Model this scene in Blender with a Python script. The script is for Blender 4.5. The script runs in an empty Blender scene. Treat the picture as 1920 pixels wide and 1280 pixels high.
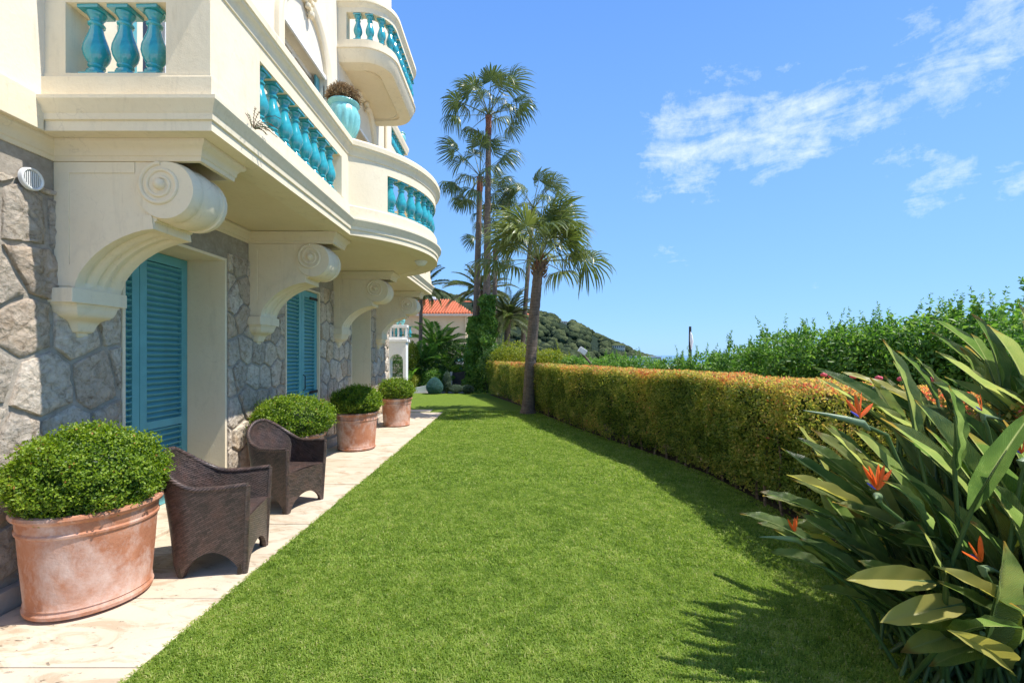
import bpy, bmesh, math, random
import numpy as np
from mathutils import Vector, Matrix
R = math.radians
random.seed(7); RNG = np.random.default_rng(7)
S = bpy.context.scene; COL = S.collection
# ---------------------------------------------------------------- camera
cd = bpy.data.cameras.new('camera'); cam = bpy.data.objects.new('camera', cd); COL.objects.link(cam)
cam.location = (0, 0, 1.6); cam.rotation_euler = (R(90), 0, 0)
cd.lens = 16; cd.sensor_width = 36; cd.shift_y = 0.013; cd.clip_start = .05; cd.clip_end = 30000
S.camera = cam
F = 853.33
def P(px, py, Y):                       # pixel of the 1920 wide photo at depth Y -> world point
    return Vector(((px-960)*Y/F, Y, 1.6+(665-py)*Y/F))
# ---------------------------------------------------------------- sky and sun
SUN = Vector((.54, -.06, 1)).normalized()
el = math.asin(SUN.z); az = math.atan2(SUN.x, SUN.y)
W = bpy.data.worlds.new('World'); S.world = W; W.use_nodes = True
nt = W.node_tree; nt.nodes.clear()
def nd(t, typ, **k):
    n = t.nodes.new(typ)
    for a, b in k.items():
        if a in ('loc',): continue
        setattr(n, a, b)
    return n
sky = nd(nt, 'ShaderNodeTexSky', sky_type='NISHITA'); sky.sun_disc = False
sky.sun_elevation = el; sky.sun_rotation = az; sky.air_density = 1.0; sky.dust_density = .25; sky.ozone_density = 4.0; sky.altitude = 50
bgn = nd(nt, 'ShaderNodeBackground'); bgn.inputs[1].default_value = .118
wo = nd(nt, 'ShaderNodeOutputWorld')
tc = nd(nt, 'ShaderNodeTexCoord')
hs = nd(nt, 'ShaderNodeHueSaturation'); hs.inputs['Saturation'].default_value = 1.08; hs.inputs['Value'].default_value = 1.0
nt.links.new(sky.outputs[0], hs.inputs['Color'])
sx = nd(nt, 'ShaderNodeSeparateXYZ'); nt.links.new(tc.outputs['Generated'], sx.inputs[0])
grd = nd(nt, 'ShaderNodeValToRGB'); nt.links.new(sx.outputs[2], grd.inputs[0]); ge = grd.color_ramp.elements
for q_, c_ in ((0.0, (1.45, 3.0, 5.2, 1)), (.12, (.95, 2.5, 5.2, 1)), (.45, (.46, 1.65, 5.0, 1)), (1.0, (.25, .95, 3.8, 1))):
    e_ = ge[0] if q_ == 0 else (ge[1] if q_ == 1.0 else ge.new(q_)); e_.position = q_; e_.color = c_
skm = nd(nt, 'ShaderNodeMix', data_type='RGBA'); skm.inputs[0].default_value = .88; nt.links.new(hs.outputs[0], skm.inputs[6]); nt.links.new(grd.outputs[0], skm.inputs[7])
def wmath(op, a, b=None, c=None):
    n = nd(nt, 'ShaderNodeMath', operation=op)
    for i, v in enumerate((a, b, c)):
        if v is None: continue
        if isinstance(v, (int, float)): n.inputs[i].default_value = v
        else: nt.links.new(v, n.inputs[i])
    return n.outputs[0]
blobs = [(1270,262,95,1.0),(1350,225,110,1.0),(1440,240,120,.95),(1530,225,90,.85),(1620,215,70,.7),(1300,320,90,.7),(1220,345,60,.5),
         (1600,165,80,.3),(1700,150,90,.45),(1790,110,120,.9),(1870,60,130,.95),(1850,130,90,.75),(1950,20,150,.9),(1760,350,70,.75),(1690,300,60,.55),(1900,340,50,.5),(1260,485,45,.45),(1530,530,60,.3),(1780,20,90,.5),(2100,60,200,.7),(2150,300,120,.5)]
acc = None
for (x, y, r, a) in blobs:
    d = Vector(((x-960)/F, 1, (665-y)/F)); rr = r/F/d.length*1.05; d.normalize()
    vm = nd(nt, 'ShaderNodeVectorMath', operation='DISTANCE'); nt.links.new(tc.outputs['Generated'], vm.inputs[0]); vm.inputs[1].default_value = d
    q = wmath('MULTIPLY', vm.outputs['Value'], 1/rr)
    q = wmath('SUBTRACT', 1, wmath('MULTIPLY', q, q)); q = wmath('MAXIMUM', q, 0); q = wmath('MULTIPLY', q, a)
    acc = q if acc is None else wmath('MAXIMUM', acc, q)
mp = nd(nt, 'ShaderNodeMapping'); mp.inputs['Rotation'].default_value = (0, R(24), 0); mp.inputs['Scale'].default_value = (7, 9, 26)
nt.links.new(tc.outputs['Generated'], mp.inputs[0])
nz = nd(nt, 'ShaderNodeTexNoise'); nz.inputs['Scale'].default_value = 1.0; nz.inputs['Detail'].default_value = 9; nz.inputs['Roughness'].default_value = .62; nz.inputs['Distortion'].default_value = .6
nt.links.new(mp.outputs[0], nz.inputs['Vector'])
nz2 = nd(nt, 'ShaderNodeTexNoise'); nz2.inputs['Scale'].default_value = 34; nz2.inputs['Detail'].default_value = 8; nz2.inputs['Roughness'].default_value = .7
nt.links.new(tc.outputs['Generated'], nz2.inputs['Vector'])
nn = wmath('ADD', wmath('MULTIPLY', nz.outputs[0], .62), wmath('MULTIPLY', nz2.outputs[0], .38))
m = wmath('MULTIPLY_ADD', acc, .60, wmath('MULTIPLY_ADD', nn, 2.3, -1.43))
m = wmath('MINIMUM', wmath('MAXIMUM', wmath('MULTIPLY', m, 1.15), 0), .78)
m = wmath('MULTIPLY', m, wmath('MINIMUM', wmath('MULTIPLY', acc, 4), 1))
mx = nd(nt, 'ShaderNodeMix', data_type='RGBA'); nt.links.new(m, mx.inputs[0]); nt.links.new(skm.outputs[2], mx.inputs[6]); mx.inputs[7].default_value = (4.9, 5.3, 6.0, 1)
nt.links.new(mx.outputs[2], bgn.inputs[0]); nt.links.new(bgn.outputs[0], wo.inputs[0])
sl = bpy.data.lights.new('sun', 'SUN'); sl.energy = 3.45; sl.angle = R(.53); sl.color = (1, .955, .88)
so = bpy.data.objects.new('sun', sl); COL.objects.link(so); so.rotation_euler = SUN.to_track_quat('Z', 'Y').to_euler(); so.location = (20, -5, 40)
S.view_settings.view_transform = 'Standard'; S.view_settings.look = 'None'; S.view_settings.exposure = 1.0; S.view_settings.gamma = 1
S.view_settings.use_curve_mapping = False
S.render.engine = 'CYCLES'
try: S.cycles.max_bounces = 8; S.cycles.diffuse_bounces = 4; S.cycles.transmission_bounces = 4
except Exception: pass

# ---------------------------------------------------------------- materials
def rgb(r, g, b):                        # sRGB 0-255 -> linear
    f = lambda c: (c/255/12.92 if c/255 <= .04045 else ((c/255+.055)/1.055)**2.4)
    return (f(r), f(g), f(b), 1)
class Mat:
    def __init__(s, name, rough=.8, spec=.3):
        s.m = bpy.data.materials.new(name); s.m.use_nodes = True; s.t = s.m.node_tree
        s.b = s.t.nodes['Principled BSDF']; s.b.inputs['Roughness'].default_value = rough
        s.b.inputs['Specular IOR Level'].default_value = spec; s.h = None
        s.tc = s.t.nodes.new('ShaderNodeTexCoord')
    def L(s, a, b): s.t.links.new(a, b)
    def noise(s, scale, detail=4, rough=.6, dist=0, src='Object', mapscale=None):
        n = s.t.nodes.new('ShaderNodeTexNoise'); n.inputs['Scale'].default_value = scale; n.inputs['Detail'].default_value = detail
        n.inputs['Roughness'].default_value = rough; n.inputs['Distortion'].default_value = dist
        v = s.tc.outputs[src] if src != 'World' else None
        if src == 'World':
            g = s.t.nodes.new('ShaderNodeNewGeometry'); v = g.outputs['Position']
        if mapscale:
            m = s.t.nodes.new('ShaderNodeMapping'); m.inputs['Scale'].default_value = mapscale; s.L(v, m.inputs[0]); v = m.outputs[0]
        s.L(v, n.inputs['Vector']); return n.outputs[0]
    def ramp(s, fac, stops, interp='LINEAR'):
        r = s.t.nodes.new('ShaderNodeValToRGB'); r.color_ramp.interpolation = interp
        e = r.color_ramp.elements
        while len(e) < len(stops): e.new(.5)
        for q, (p, c) in zip(e, stops): q.position = p; q.color = c if len(c) == 4 else (*c, 1)
        s.L(fac, r.inputs[0]); return r.outputs[0]
    def mix(s, fac, a, b, mode='MIX'):
        n = s.t.nodes.new('ShaderNodeMix'); n.data_type = 'RGBA'; n.blend_type = mode
        if isinstance(fac, (int, float)): n.inputs[0].default_value = fac
        else: s.L(fac, n.inputs[0])
        for i, v in ((6, a), (7, b)):
            if isinstance(v, tuple): n.inputs[i].default_value = v
            else: s.L(v, n.inputs[i])
        return n.outputs[2]
    def math(s, op, a, b=0.0):
        n = s.t.nodes.new('ShaderNodeMath'); n.operation = op
        for i, v in enumerate((a, b)):
            if isinstance(v, (int, float)): n.inputs[i].default_value = v
            else: s.L(v, n.inputs[i])
        return n.outputs[0]
    def col(s, c):
        if isinstance(c, tuple): s.b.inputs['Base Color'].default_value = c
        else: s.L(c, s.b.inputs['Base Color'])
    def bump(s, h, dist=.01, strength=1.0):
        n = s.t.nodes.new('ShaderNodeBump'); n.inputs['Distance'].default_value = dist; n.inputs['Strength'].default_value = strength
        s.L(h, n.inputs['Height'])
        if s.h is not None: s.L(s.h, n.inputs['Normal'])
        s.h = n.outputs[0]; s.L(s.h, s.b.inputs['Normal'])
    def attr(s, name):
        n = s.t.nodes.new('ShaderNodeAttribute'); n.attribute_name = name; return n.outputs['Fac']
    def objrand(s):
        n = s.t.nodes.new('ShaderNodeObjectInfo'); return n.outputs['Random']
def stucco(name, c1, c2, grime=.25):
    m = Mat(name, .85, .25)
    a = m.noise(2.2, 5, .6, src='World'); b = m.noise(26, 5, .7, src='World'); st = m.noise(5, 5, .65, 1.2, src='World', mapscale=(1, 1, .25))
    c = m.ramp(a, [(.3, c1), (.7, c2)])
    c = m.mix(m.math('MULTIPLY', m.ramp(b, [(.52, (0,0,0,1)), (.85, (1,1,1,1))]), .35), c, tuple(v*.75 for v in c1[:3])+(1,))
    c = m.mix(m.math('MULTIPLY', m.ramp(st, [(.55, (0,0,0,1)), (.8, (1,1,1,1))]), grime), c, (.33,.29,.21,1))
    st2 = m.noise(3.4, 6, .7, .3, src='World', mapscale=(3.2, 3.2, .35)); c = m.mix(m.math('MULTIPLY', m.ramp(st2, [(.58, (0,0,0,1)), (.74, (1,1,1,1))]), grime*1.3), c, (.42,.33,.20,1))
    v = m.t.nodes.new('ShaderNodeTexVoronoi'); v.feature = 'DISTANCE_TO_EDGE'; v.inputs['Scale'].default_value = 1.1; g = m.t.nodes.new('ShaderNodeNewGeometry'); vm = m.t.nodes.new('ShaderNodeVectorMath'); vm.operation = 'ADD'; nn_ = m.t.nodes.new('ShaderNodeTexNoise'); nn_.inputs['Scale'].default_value = 4; nn_.inputs['Detail'].default_value = 6
    m.L(g.outputs['Position'], nn_.inputs['Vector']); m.L(g.outputs['Position'], vm.inputs[0]); sc_ = m.t.nodes.new('ShaderNodeVectorMath'); sc_.operation = 'SCALE'; sc_.inputs['Scale'].default_value = .5; m.L(nn_.outputs['Color'], sc_.inputs[0]); m.L(sc_.outputs[0], vm.inputs[1]); m.L(vm.outputs[0], v.inputs['Vector'])
    ck = m.math('MULTIPLY', m.ramp(v.outputs['Distance'], [(0, (1,1,1,1)), (.006, (0,0,0,1))]), m.ramp(a, [(.5, (0,0,0,1)), (.6, (1,1,1,1))])); c = m.mix(m.math('MULTIPLY', ck, .22), c, (.35,.28,.2,1))
    m.col(c); m.bump(b, .004, .6); m.bump(m.noise(140, 2, .5, src='World'), .0012, .5); return m.m
M = {}
M['cream'] = stucco('cream_stucco', (.80,.68,.48,1), (.83,.73,.54,1), .25)
M['soffit'] = stucco('soffit_stucco', (.78,.65,.44,1), (.81,.69,.49,1), .1)
M['wallup'] = stucco('upper_wall_stucco', (.74,.67,.53,1), (.78,.71,.58,1), .2)
M['white'] = stucco('white_stucco', (.80,.79,.77,1), (.83,.82,.80,1), .15)
def simple(name, c, rough=.6, spec=.4, var=.15, scale=8, bump=.002):
    m = Mat(name, rough, spec); n = m.noise(scale, 5, .6)
    m.col(m.ramp(n, [(.25, tuple(v*(1-var) for v in c[:3])+(1,)), (.75, tuple(min(1, v*(1+var)) for v in c[:3])+(1,))]))
    if bump: m.bump(m.noise(scale*8, 4, .6), bump)
    return m.m
def glaze():
    m = Mat('turquoise_glaze', .12, .6); n = m.noise(6, 4, .6, 1.0)
    c = m.ramp(n, [(.25, (.018,.23,.27,1)), (.55, (.035,.37,.42,1)), (.85, (.09,.50,.53,1))])
    m.col(c); m.b.inputs['Coat Weight'].default_value = .6; m.b.inputs['Coat Roughness'].default_value = .06; m.bump(m.noise(14, 3, .5), .003, .5); return m.m
M['glaze'] = glaze()
M['paleglaze'] = simple('pale_turquoise_glaze', (.22,.56,.55), .25, .55, .2, 9, .001)
M['shutter'] = simple('turquoise_paint', (.13,.40,.44), .45, .4, .12, 5, .0006)
M['iron'] = simple('black_iron', (.02,.02,.022), .5)
M['glassdark'] = simple('dark_window_glass', (.03,.035,.04), .08, .6, .1, 3, 0)
M['metalwhite'] = simple('white_metal', (.75,.75,.73), .4)
def stone_mat():
    m = Mat('rough_limestone', .92, .2)
    a = m.noise(4.5, 6, .65, .6, src='World'); b = m.noise(16, 7, .72, .8, src='World'); o = m.objrand()
    c = m.ramp(b, [(.26, (.20,.16,.12,1)), (.38, (.52,.45,.37,1)), (.50, (.72,.65,.56,1)), (.70, (.86,.81,.74,1))])
    och = m.ramp(a, [(.56, (0,0,0,1)), (.72, (1,1,1,1))])
    c = m.mix(m.math('MULTIPLY', och, .55), c, (.48,.32,.15,1))
    c = m.mix(1.0, c, m.ramp(o, [(0, (1.0,.94,.86,1)), (.25, (.86,.76,.66,1)), (.45, (1,.87,.70,1)), (.60, (.76,.72,.67,1)), (.76, (1,.96,.90,1))], 'CONSTANT'), 'MULTIPLY')
    dk = m.noise(1.3, 3, .5, src='World', mapscale=(1,1,1)); c = m.mix(m.math('MULTIPLY', m.ramp(dk, [(.52, (0,0,0,1)), (.72, (1,1,1,1))]), .4), c, (.24,.20,.16,1))
    m.col(c); m.bump(b, .035, 1); m.bump(m.noise(55, 6, .7, src='World'), .008, 1)
    v = m.t.nodes.new('ShaderNodeTexVoronoi'); v.inputs['Scale'].default_value = 26; g = m.t.nodes.new('ShaderNodeNewGeometry'); m.L(g.outputs['Position'], v.inputs['Vector']); m.bump(v.outputs['Distance'], .012, .7)
    return m.m
M['stone'] = stone_mat()
def mortar():
    m = Mat('grey_mortar', .95, .15); b = m.noise(22, 6, .7, src='World'); a = m.noise(2, 4, .6, src='World')
    c = m.ramp(b, [(.3, (.33,.285,.23,1)), (.7, (.48,.425,.355,1))]); c = m.mix(m.math('MULTIPLY', m.ramp(a, [(.45, (0,0,0,1)), (.65, (1,1,1,1))]), .5), c, (.20,.18,.15,1))
    m.col(c); m.bump(b, .008); m.bump(m.noise(90, 4, .6, src='World'), .004); return m.m
M['mortar'] = mortar()
def terracotta():
    m = Mat('weathered_terracotta', .85, .25)
    a = m.noise(4.2, 7, .66, .5); b = m.noise(30, 5, .65); st = m.noise(3.6, 8, .72, .25, mapscale=(1,1,.7))
    c = m.ramp(a, [(.3, (.37,.145,.075,1)), (.55, (.49,.22,.125,1)), (.75, (.57,.32,.22,1))])
    w = m.ramp(st, [(.45, (0,0,0,1)), (.66, (1,1,1,1))]); c = m.mix(m.math('MULTIPLY', w, .85), c, (.68,.53,.46,1))
    c = m.mix(m.math('MULTIPLY', m.ramp(b, [(.6, (0,0,0,1)), (.8, (1,1,1,1))]), .3), c, (.25,.13,.08,1))
    m.col(c); m.bump(a, .006); m.bump(b, .003); return m.m
M['terracotta'] = terracotta()
def travertine():
    m = Mat('travertine', .75, .25)
    a = m.noise(1.6, 5, .6, src='World'); s = m.noise(3.0, 7, .68, 1.2, src='World', mapscale=(1,2.2,1)); p = m.noise(34, 4, .6, .5, src='World', mapscale=(.55,1.4,1)); o = m.objrand()
    c = m.ramp(a, [(.3, (.50,.41,.29,1)), (.7, (.62,.52,.40,1))])
    c = m.mix(m.math('MULTIPLY', o, .25), c, (.70,.61,.49,1))
    c = m.mix(m.math('MULTIPLY', m.ramp(s, [(.50, (0,0,0,1)), (.62, (1,1,1,1))]), .62), c, (.36,.26,.16,1))
    pt = m.math('MULTIPLY', m.ramp(p, [(.64, (0,0,0,1)), (.70, (1,1,1,1))]), m.ramp(s, [(.42, (0,0,0,1)), (.6, (1,1,1,1))]))
    c = m.mix(m.math('MULTIPLY', pt, .75), c, (.16,.12,.08,1))
    m.col(c); m.bump(m.math('MULTIPLY', pt, -1), .006); m.bump(m.noise(60, 4, .6, src='World'), .0015); return m.m
M['travertine'] = travertine()
def leafmat(name, stops, rough=.45, trans=.35, spec=.4):
    m = Mat(name, rough, spec); c = m.ramp(m.attr('rnd'), stops); m.col(c)
    tr = m.t.nodes.new('ShaderNodeBsdfTranslucent'); hv = m.t.nodes.new('ShaderNodeHueSaturation'); hv.inputs['Value'].default_value = 1.5; hv.inputs['Saturation'].default_value = 1.1
    m.L(c, hv.inputs['Color']); m.L(hv.outputs[0], tr.inputs[0])
    mx = m.t.nodes.new('ShaderNodeMixShader'); mx.inputs[0].default_value = trans
    m.L(m.b.outputs[0], mx.inputs[1]); m.L(tr.outputs[0], mx.inputs[2])
    m.L(mx.outputs[0], m.t.nodes['Material Output'].inputs[0]); return m.m
M['box'] = leafmat('boxwood_leaf', [(0, (.035,.08,.008,1)), (.42, (.11,.20,.014,1)), (.75, (.27,.38,.03,1)), (.97, (.32,.38,.06,1)), (1, (.40,.20,.05,1))], trans=.4)
M['hedge'] = leafmat('hedge_leaf', [(0, (.07,.12,.02,1)), (.33, (.23,.29,.055,1)), (.56, (.46,.43,.10,1)), (.74, (.64,.47,.15,1)), (.86, (.66,.30,.12,1)), (1, (.66,.17,.11,1))], trans=.5)
M['shrub'] = leafmat('shrub_leaf', [(0, (.04,.11,.015,1)), (.5, (.12,.25,.04,1)), (1, (.30,.44,.09,1))], trans=.45)
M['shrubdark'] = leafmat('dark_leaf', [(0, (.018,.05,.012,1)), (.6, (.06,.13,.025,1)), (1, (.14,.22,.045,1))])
M['shrubyel'] = leafmat('yellow_green_leaf', [(0, (.10,.15,.012,1)), (.6, (.25,.30,.025,1)), (1, (.42,.40,.05,1))])
M['bluegreen'] = leafmat('blue_green_leaf', [(0, (.06,.15,.14,1)), (.6, (.12,.25,.23,1)), (1, (.22,.38,.35,1))])
M['silver'] = leafmat('silver_leaf', [(0, (.05,.09,.05,1)), (.6, (.13,.19,.12,1)), (.85, (.3,.36,.3,1)), (1, (.7,.66,.74,1))])
M['palm'] = leafmat('palm_leaf', [(0, (.04,.07,.02,1)), (.5, (.09,.13,.035,1)), (.85, (.18,.21,.07,1)), (1, (.36,.33,.18,1))], .38, .25, .5)
M['palmgreen'] = leafmat('fresh_palm_leaf', [(0, (.05,.08,.02,1)), (.5, (.13,.17,.04,1)), (.85, (.26,.29,.09,1)), (1, (.46,.42,.22,1))], .38, .3, .5)
M['grass'] = leafmat('grass_blade', [(0, (.075,.14,.018,1)), (.42, (.21,.32,.045,1)), (.75, (.36,.46,.09,1)), (1, (.50,.49,.20,1))], .55, .5, .25)
def pine():
    m = Mat('pine_foliage', .9, .1); n = m.noise(1.1, 6, .75, src='World'); m.col(m.ramp(m.math('ADD', m.math('MULTIPLY', n, .8), m.math('MULTIPLY', m.attr('rnd'), .32)), [(.4, (.02,.035,.018,1)), (.58, (.07,.095,.04,1)), (.75, (.15,.17,.07,1))])); m.bump(n, 1.5, 1); return m.m
M['hilltree'] = pine()
M['dry'] = leafmat('dry_plant', [(0, (.14,.08,.04,1)), (.6, (.30,.20,.10,1)), (1, (.45,.36,.22,1))], .8, .2)
def lawn_mat():
    m = Mat('lawn_ground', .95, .1); b = m.noise(120, 5, .7, src='World'); a = m.noise(1.3, 4, .6, src='World'); c2 = m.noise(9, 5, .65, src='World')
    c = m.ramp(b, [(.3, (.05,.11,.01,1)), (.55, (.17,.25,.035,1)), (.75, (.29,.36,.06,1))])
    c = m.mix(m.math('MULTIPLY', m.ramp(a, [(.4, (0,0,0,1)), (.65, (1,1,1,1))]), .3), c, (.17,.24,.025,1))
    c = m.mix(m.math('MULTIPLY', m.ramp(c2, [(.5, (0,0,0,1)), (.75, (1,1,1,1))]), .3), c, (.05,.12,.008,1))
    m.col(c); m.bump(b, .03); return m.m
M['lawn'] = lawn_mat()
M['soil'] = simple('garden_soil', (.10,.075,.05), .95, .1, .4, 20, .02)
M['terrace'] = simple('pale_terrace', (.50,.44,.36), .85, .2, .2, 6, .002)
def wicker():
    m = Mat('brown_wicker', .42, .45); m.b.inputs['Coat Weight'].default_value = .15; m.b.inputs['Coat Roughness'].default_value = .3
    uv = m.tc.outputs['UV']; sep = m.t.nodes.new('ShaderNodeSeparateXYZ'); m.L(uv, sep.inputs[0])
    rot = m.t.nodes.new('ShaderNodeMapping'); rot.inputs['Rotation'].default_value = (0, 0, R(24)); m.L(uv, rot.inputs[0])
    br = m.t.nodes.new('ShaderNodeTexBrick'); m.L(rot.outputs[0], br.inputs['Vector']); br.inputs['Scale'].default_value = 1; br.inputs['Brick Width'].default_value = .055; br.inputs['Row Height'].default_value = .0135
    br.inputs['Mortar Size'].default_value = .0026; br.inputs['Mortar Smooth'].default_value = .6; br.offset = .5; br.inputs['Color1'].default_value = (.13,.088,.076,1); br.inputs['Color2'].default_value = (.045,.032,.028,1); br.inputs['Mortar'].default_value = (.008,.005,.004,1)
    n2 = m.noise(7, 4, .6, src='UV'); n3 = m.noise(45, 3, .6, src='UV')
    c = m.mix(m.math('MULTIPLY', m.ramp(n2, [(.45, (0,0,0,1)), (.75, (1,1,1,1))]), .4), br.outputs[0], (.19,.085,.055,1))
    c = m.mix(m.math('MULTIPLY', m.ramp(n3, [(.5, (0,0,0,1)), (.8, (1,1,1,1))]), .35), c, (.20,.14,.12,1))
    m.col(c); inv = m.math('SUBTRACT', 1, br.outputs['Fac']); m.bump(inv, .006, 1); return m.m
M['wicker'] = wicker()
def trunk_mat(name, c1, c2):
    m = Mat(name, .9, .2); a = m.noise(5, 5, .6, .5, mapscale=(1,1,9)); b = m.noise(26, 5, .7, mapscale=(1,1,.4))
    c = m.ramp(m.math('ADD', m.math('MULTIPLY', a, .6), m.math('MULTIPLY', b, .4)), [(.35, c1), (.65, c2)]); m.col(c); m.bump(a, .03); m.bump(b, .01); return m.m
M['trunk'] = trunk_mat('palm_bark', (.09,.065,.05,1), (.27,.21,.16,1))
M['trunkred'] = trunk_mat('red_palm_fibre', (.14,.05,.03,1), (.34,.15,.09,1))
M['branch'] = trunk_mat('shrub_wood', (.12,.08,.05,1), (.30,.22,.15,1))
def strel():
    m = Mat('strelitzia_leaf', .36, .5)
    uv = m.tc.outputs['UV']; sep = m.t.nodes.new('ShaderNodeSeparateXYZ'); m.L(uv, sep.inputs[0])
    o = m.objrand(); n = m.noise(5, 4, .6, .6)
    edge = m.math('ABSOLUTE', sep.outputs[0])
    c = m.ramp(m.math('ADD', m.math('MULTIPLY', n, .6), m.math('MULTIPLY', o, .4)), [(.22, (.06,.12,.04,1)), (.40, (.15,.23,.07,1)), (.55, (.28,.36,.13,1)), (.72, (.46,.48,.17,1))])
    w = m.t.nodes.new('ShaderNodeTexWave'); w.wave_type = 'BANDS'; w.bands_direction = 'Y'; w.inputs['Scale'].default_value = 14; w.inputs['Distortion'].default_value = 1.2; w.inputs['Detail'].default_value = 2
    comb = m.t.nodes.new('ShaderNodeCombineXYZ'); m.L(m.math('ADD', sep.outputs[1], m.math('MULTIPLY', edge, -.18)), comb.inputs[1]); m.L(comb.outputs[0], w.inputs['Vector'])
    c = m.mix(m.math('MULTIPLY', w.outputs[1], .12), c, (.17,.26,.08,1))
    ribm = m.ramp(edge, [(0, (1,1,1,1)), (.06, (1,1,1,1)), (.11, (0,0,0,1))]); c = m.mix(m.math('MULTIPLY', ribm, .85), c, (.45,.50,.22,1))
    yl = m.math('MULTIPLY', m.ramp(m.math('ADD', edge, m.math('ADD', m.math('MULTIPLY', n, .45), m.math('MULTIPLY', o, .25))), [(1.12, (0,0,0,1)), (1.32, (1,1,1,1))]), 1.0); c = m.mix(m.math('MULTIPLY', yl, .8), c, (.40,.33,.07,1))
    yt = m.ramp(m.math('ADD', m.math('MULTIPLY', sep.outputs[1], .75), m.math('MULTIPLY', n, .5)), [(.93, (0,0,0,1)), (1.02, (1,1,1,1))]); c = m.mix(m.math('MULTIPLY', yt, .8), c, (.36,.22,.07,1))
    m.col(c); m.bump(w.outputs[1], .010, 1); m.bump(m.noise(3, 4, .6), .03, .6)
    tr = m.t.nodes.new('ShaderNodeBsdfTranslucent'); hv = m.t.nodes.new('ShaderNodeHueSaturation'); hv.inputs['Value'].default_value = 1.7; hv.inputs['Saturation'].default_value = 1.15
    m.L(c, hv.inputs['Color']); m.L(hv.outputs[0], tr.inputs[0]); mx = m.t.nodes.new('ShaderNodeMixShader'); mx.inputs[0].default_value = .42
    m.L(m.b.outputs[0], mx.inputs[1]); m.L(tr.outputs[0], mx.inputs[2]); m.L(mx.outputs[0], m.t.nodes['Material Output'].inputs[0]); return m.m
M['strel'] = strel()
M['strely'] = leafmat('sunlit_yellow_strelitzia_leaf', [(0, (.42,.38,.10,1)), (1, (.42,.38,.10,1))], trans=.45)  # leaf yellow plus the glow of sunlit leaf backs, put into one colour
M['stem'] = simple('strelitzia_stem', (.075,.13,.04), .45, .4, .25, 6)
M['spathe'] = simple('flower_spathe', (.14,.20,.10), .45, .4, .3, 8)
M['orange'] = simple('orange_petal', (.80,.13,.015), .5, .3, .2, 20)
M['blue'] = simple('blue_petal', (.12,.12,.55), .5, .3, .2, 20)
M['rooftile'] = simple('orange_roof_tile', (.50,.15,.07), .85, .2, .3, 3, .01)
M['beige'] = stucco('beige_render', (.50,.41,.26,1), (.55,.46,.30,1), .25)
M['darkpanel'] = simple('dark_gate_panel', (.04,.04,.045), .6)
M['sea'] = simple('sea_water', (.03,.10,.16), .15, .5, .1, .01, 0)
M['hill'] = simple('hill_scrub', (.10,.12,.05), .95, .1, .4, .05, 0)
M['flower'] = simple('pink_bloom', (.75,.12,.16), .6, .3, .3, 9)

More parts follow.
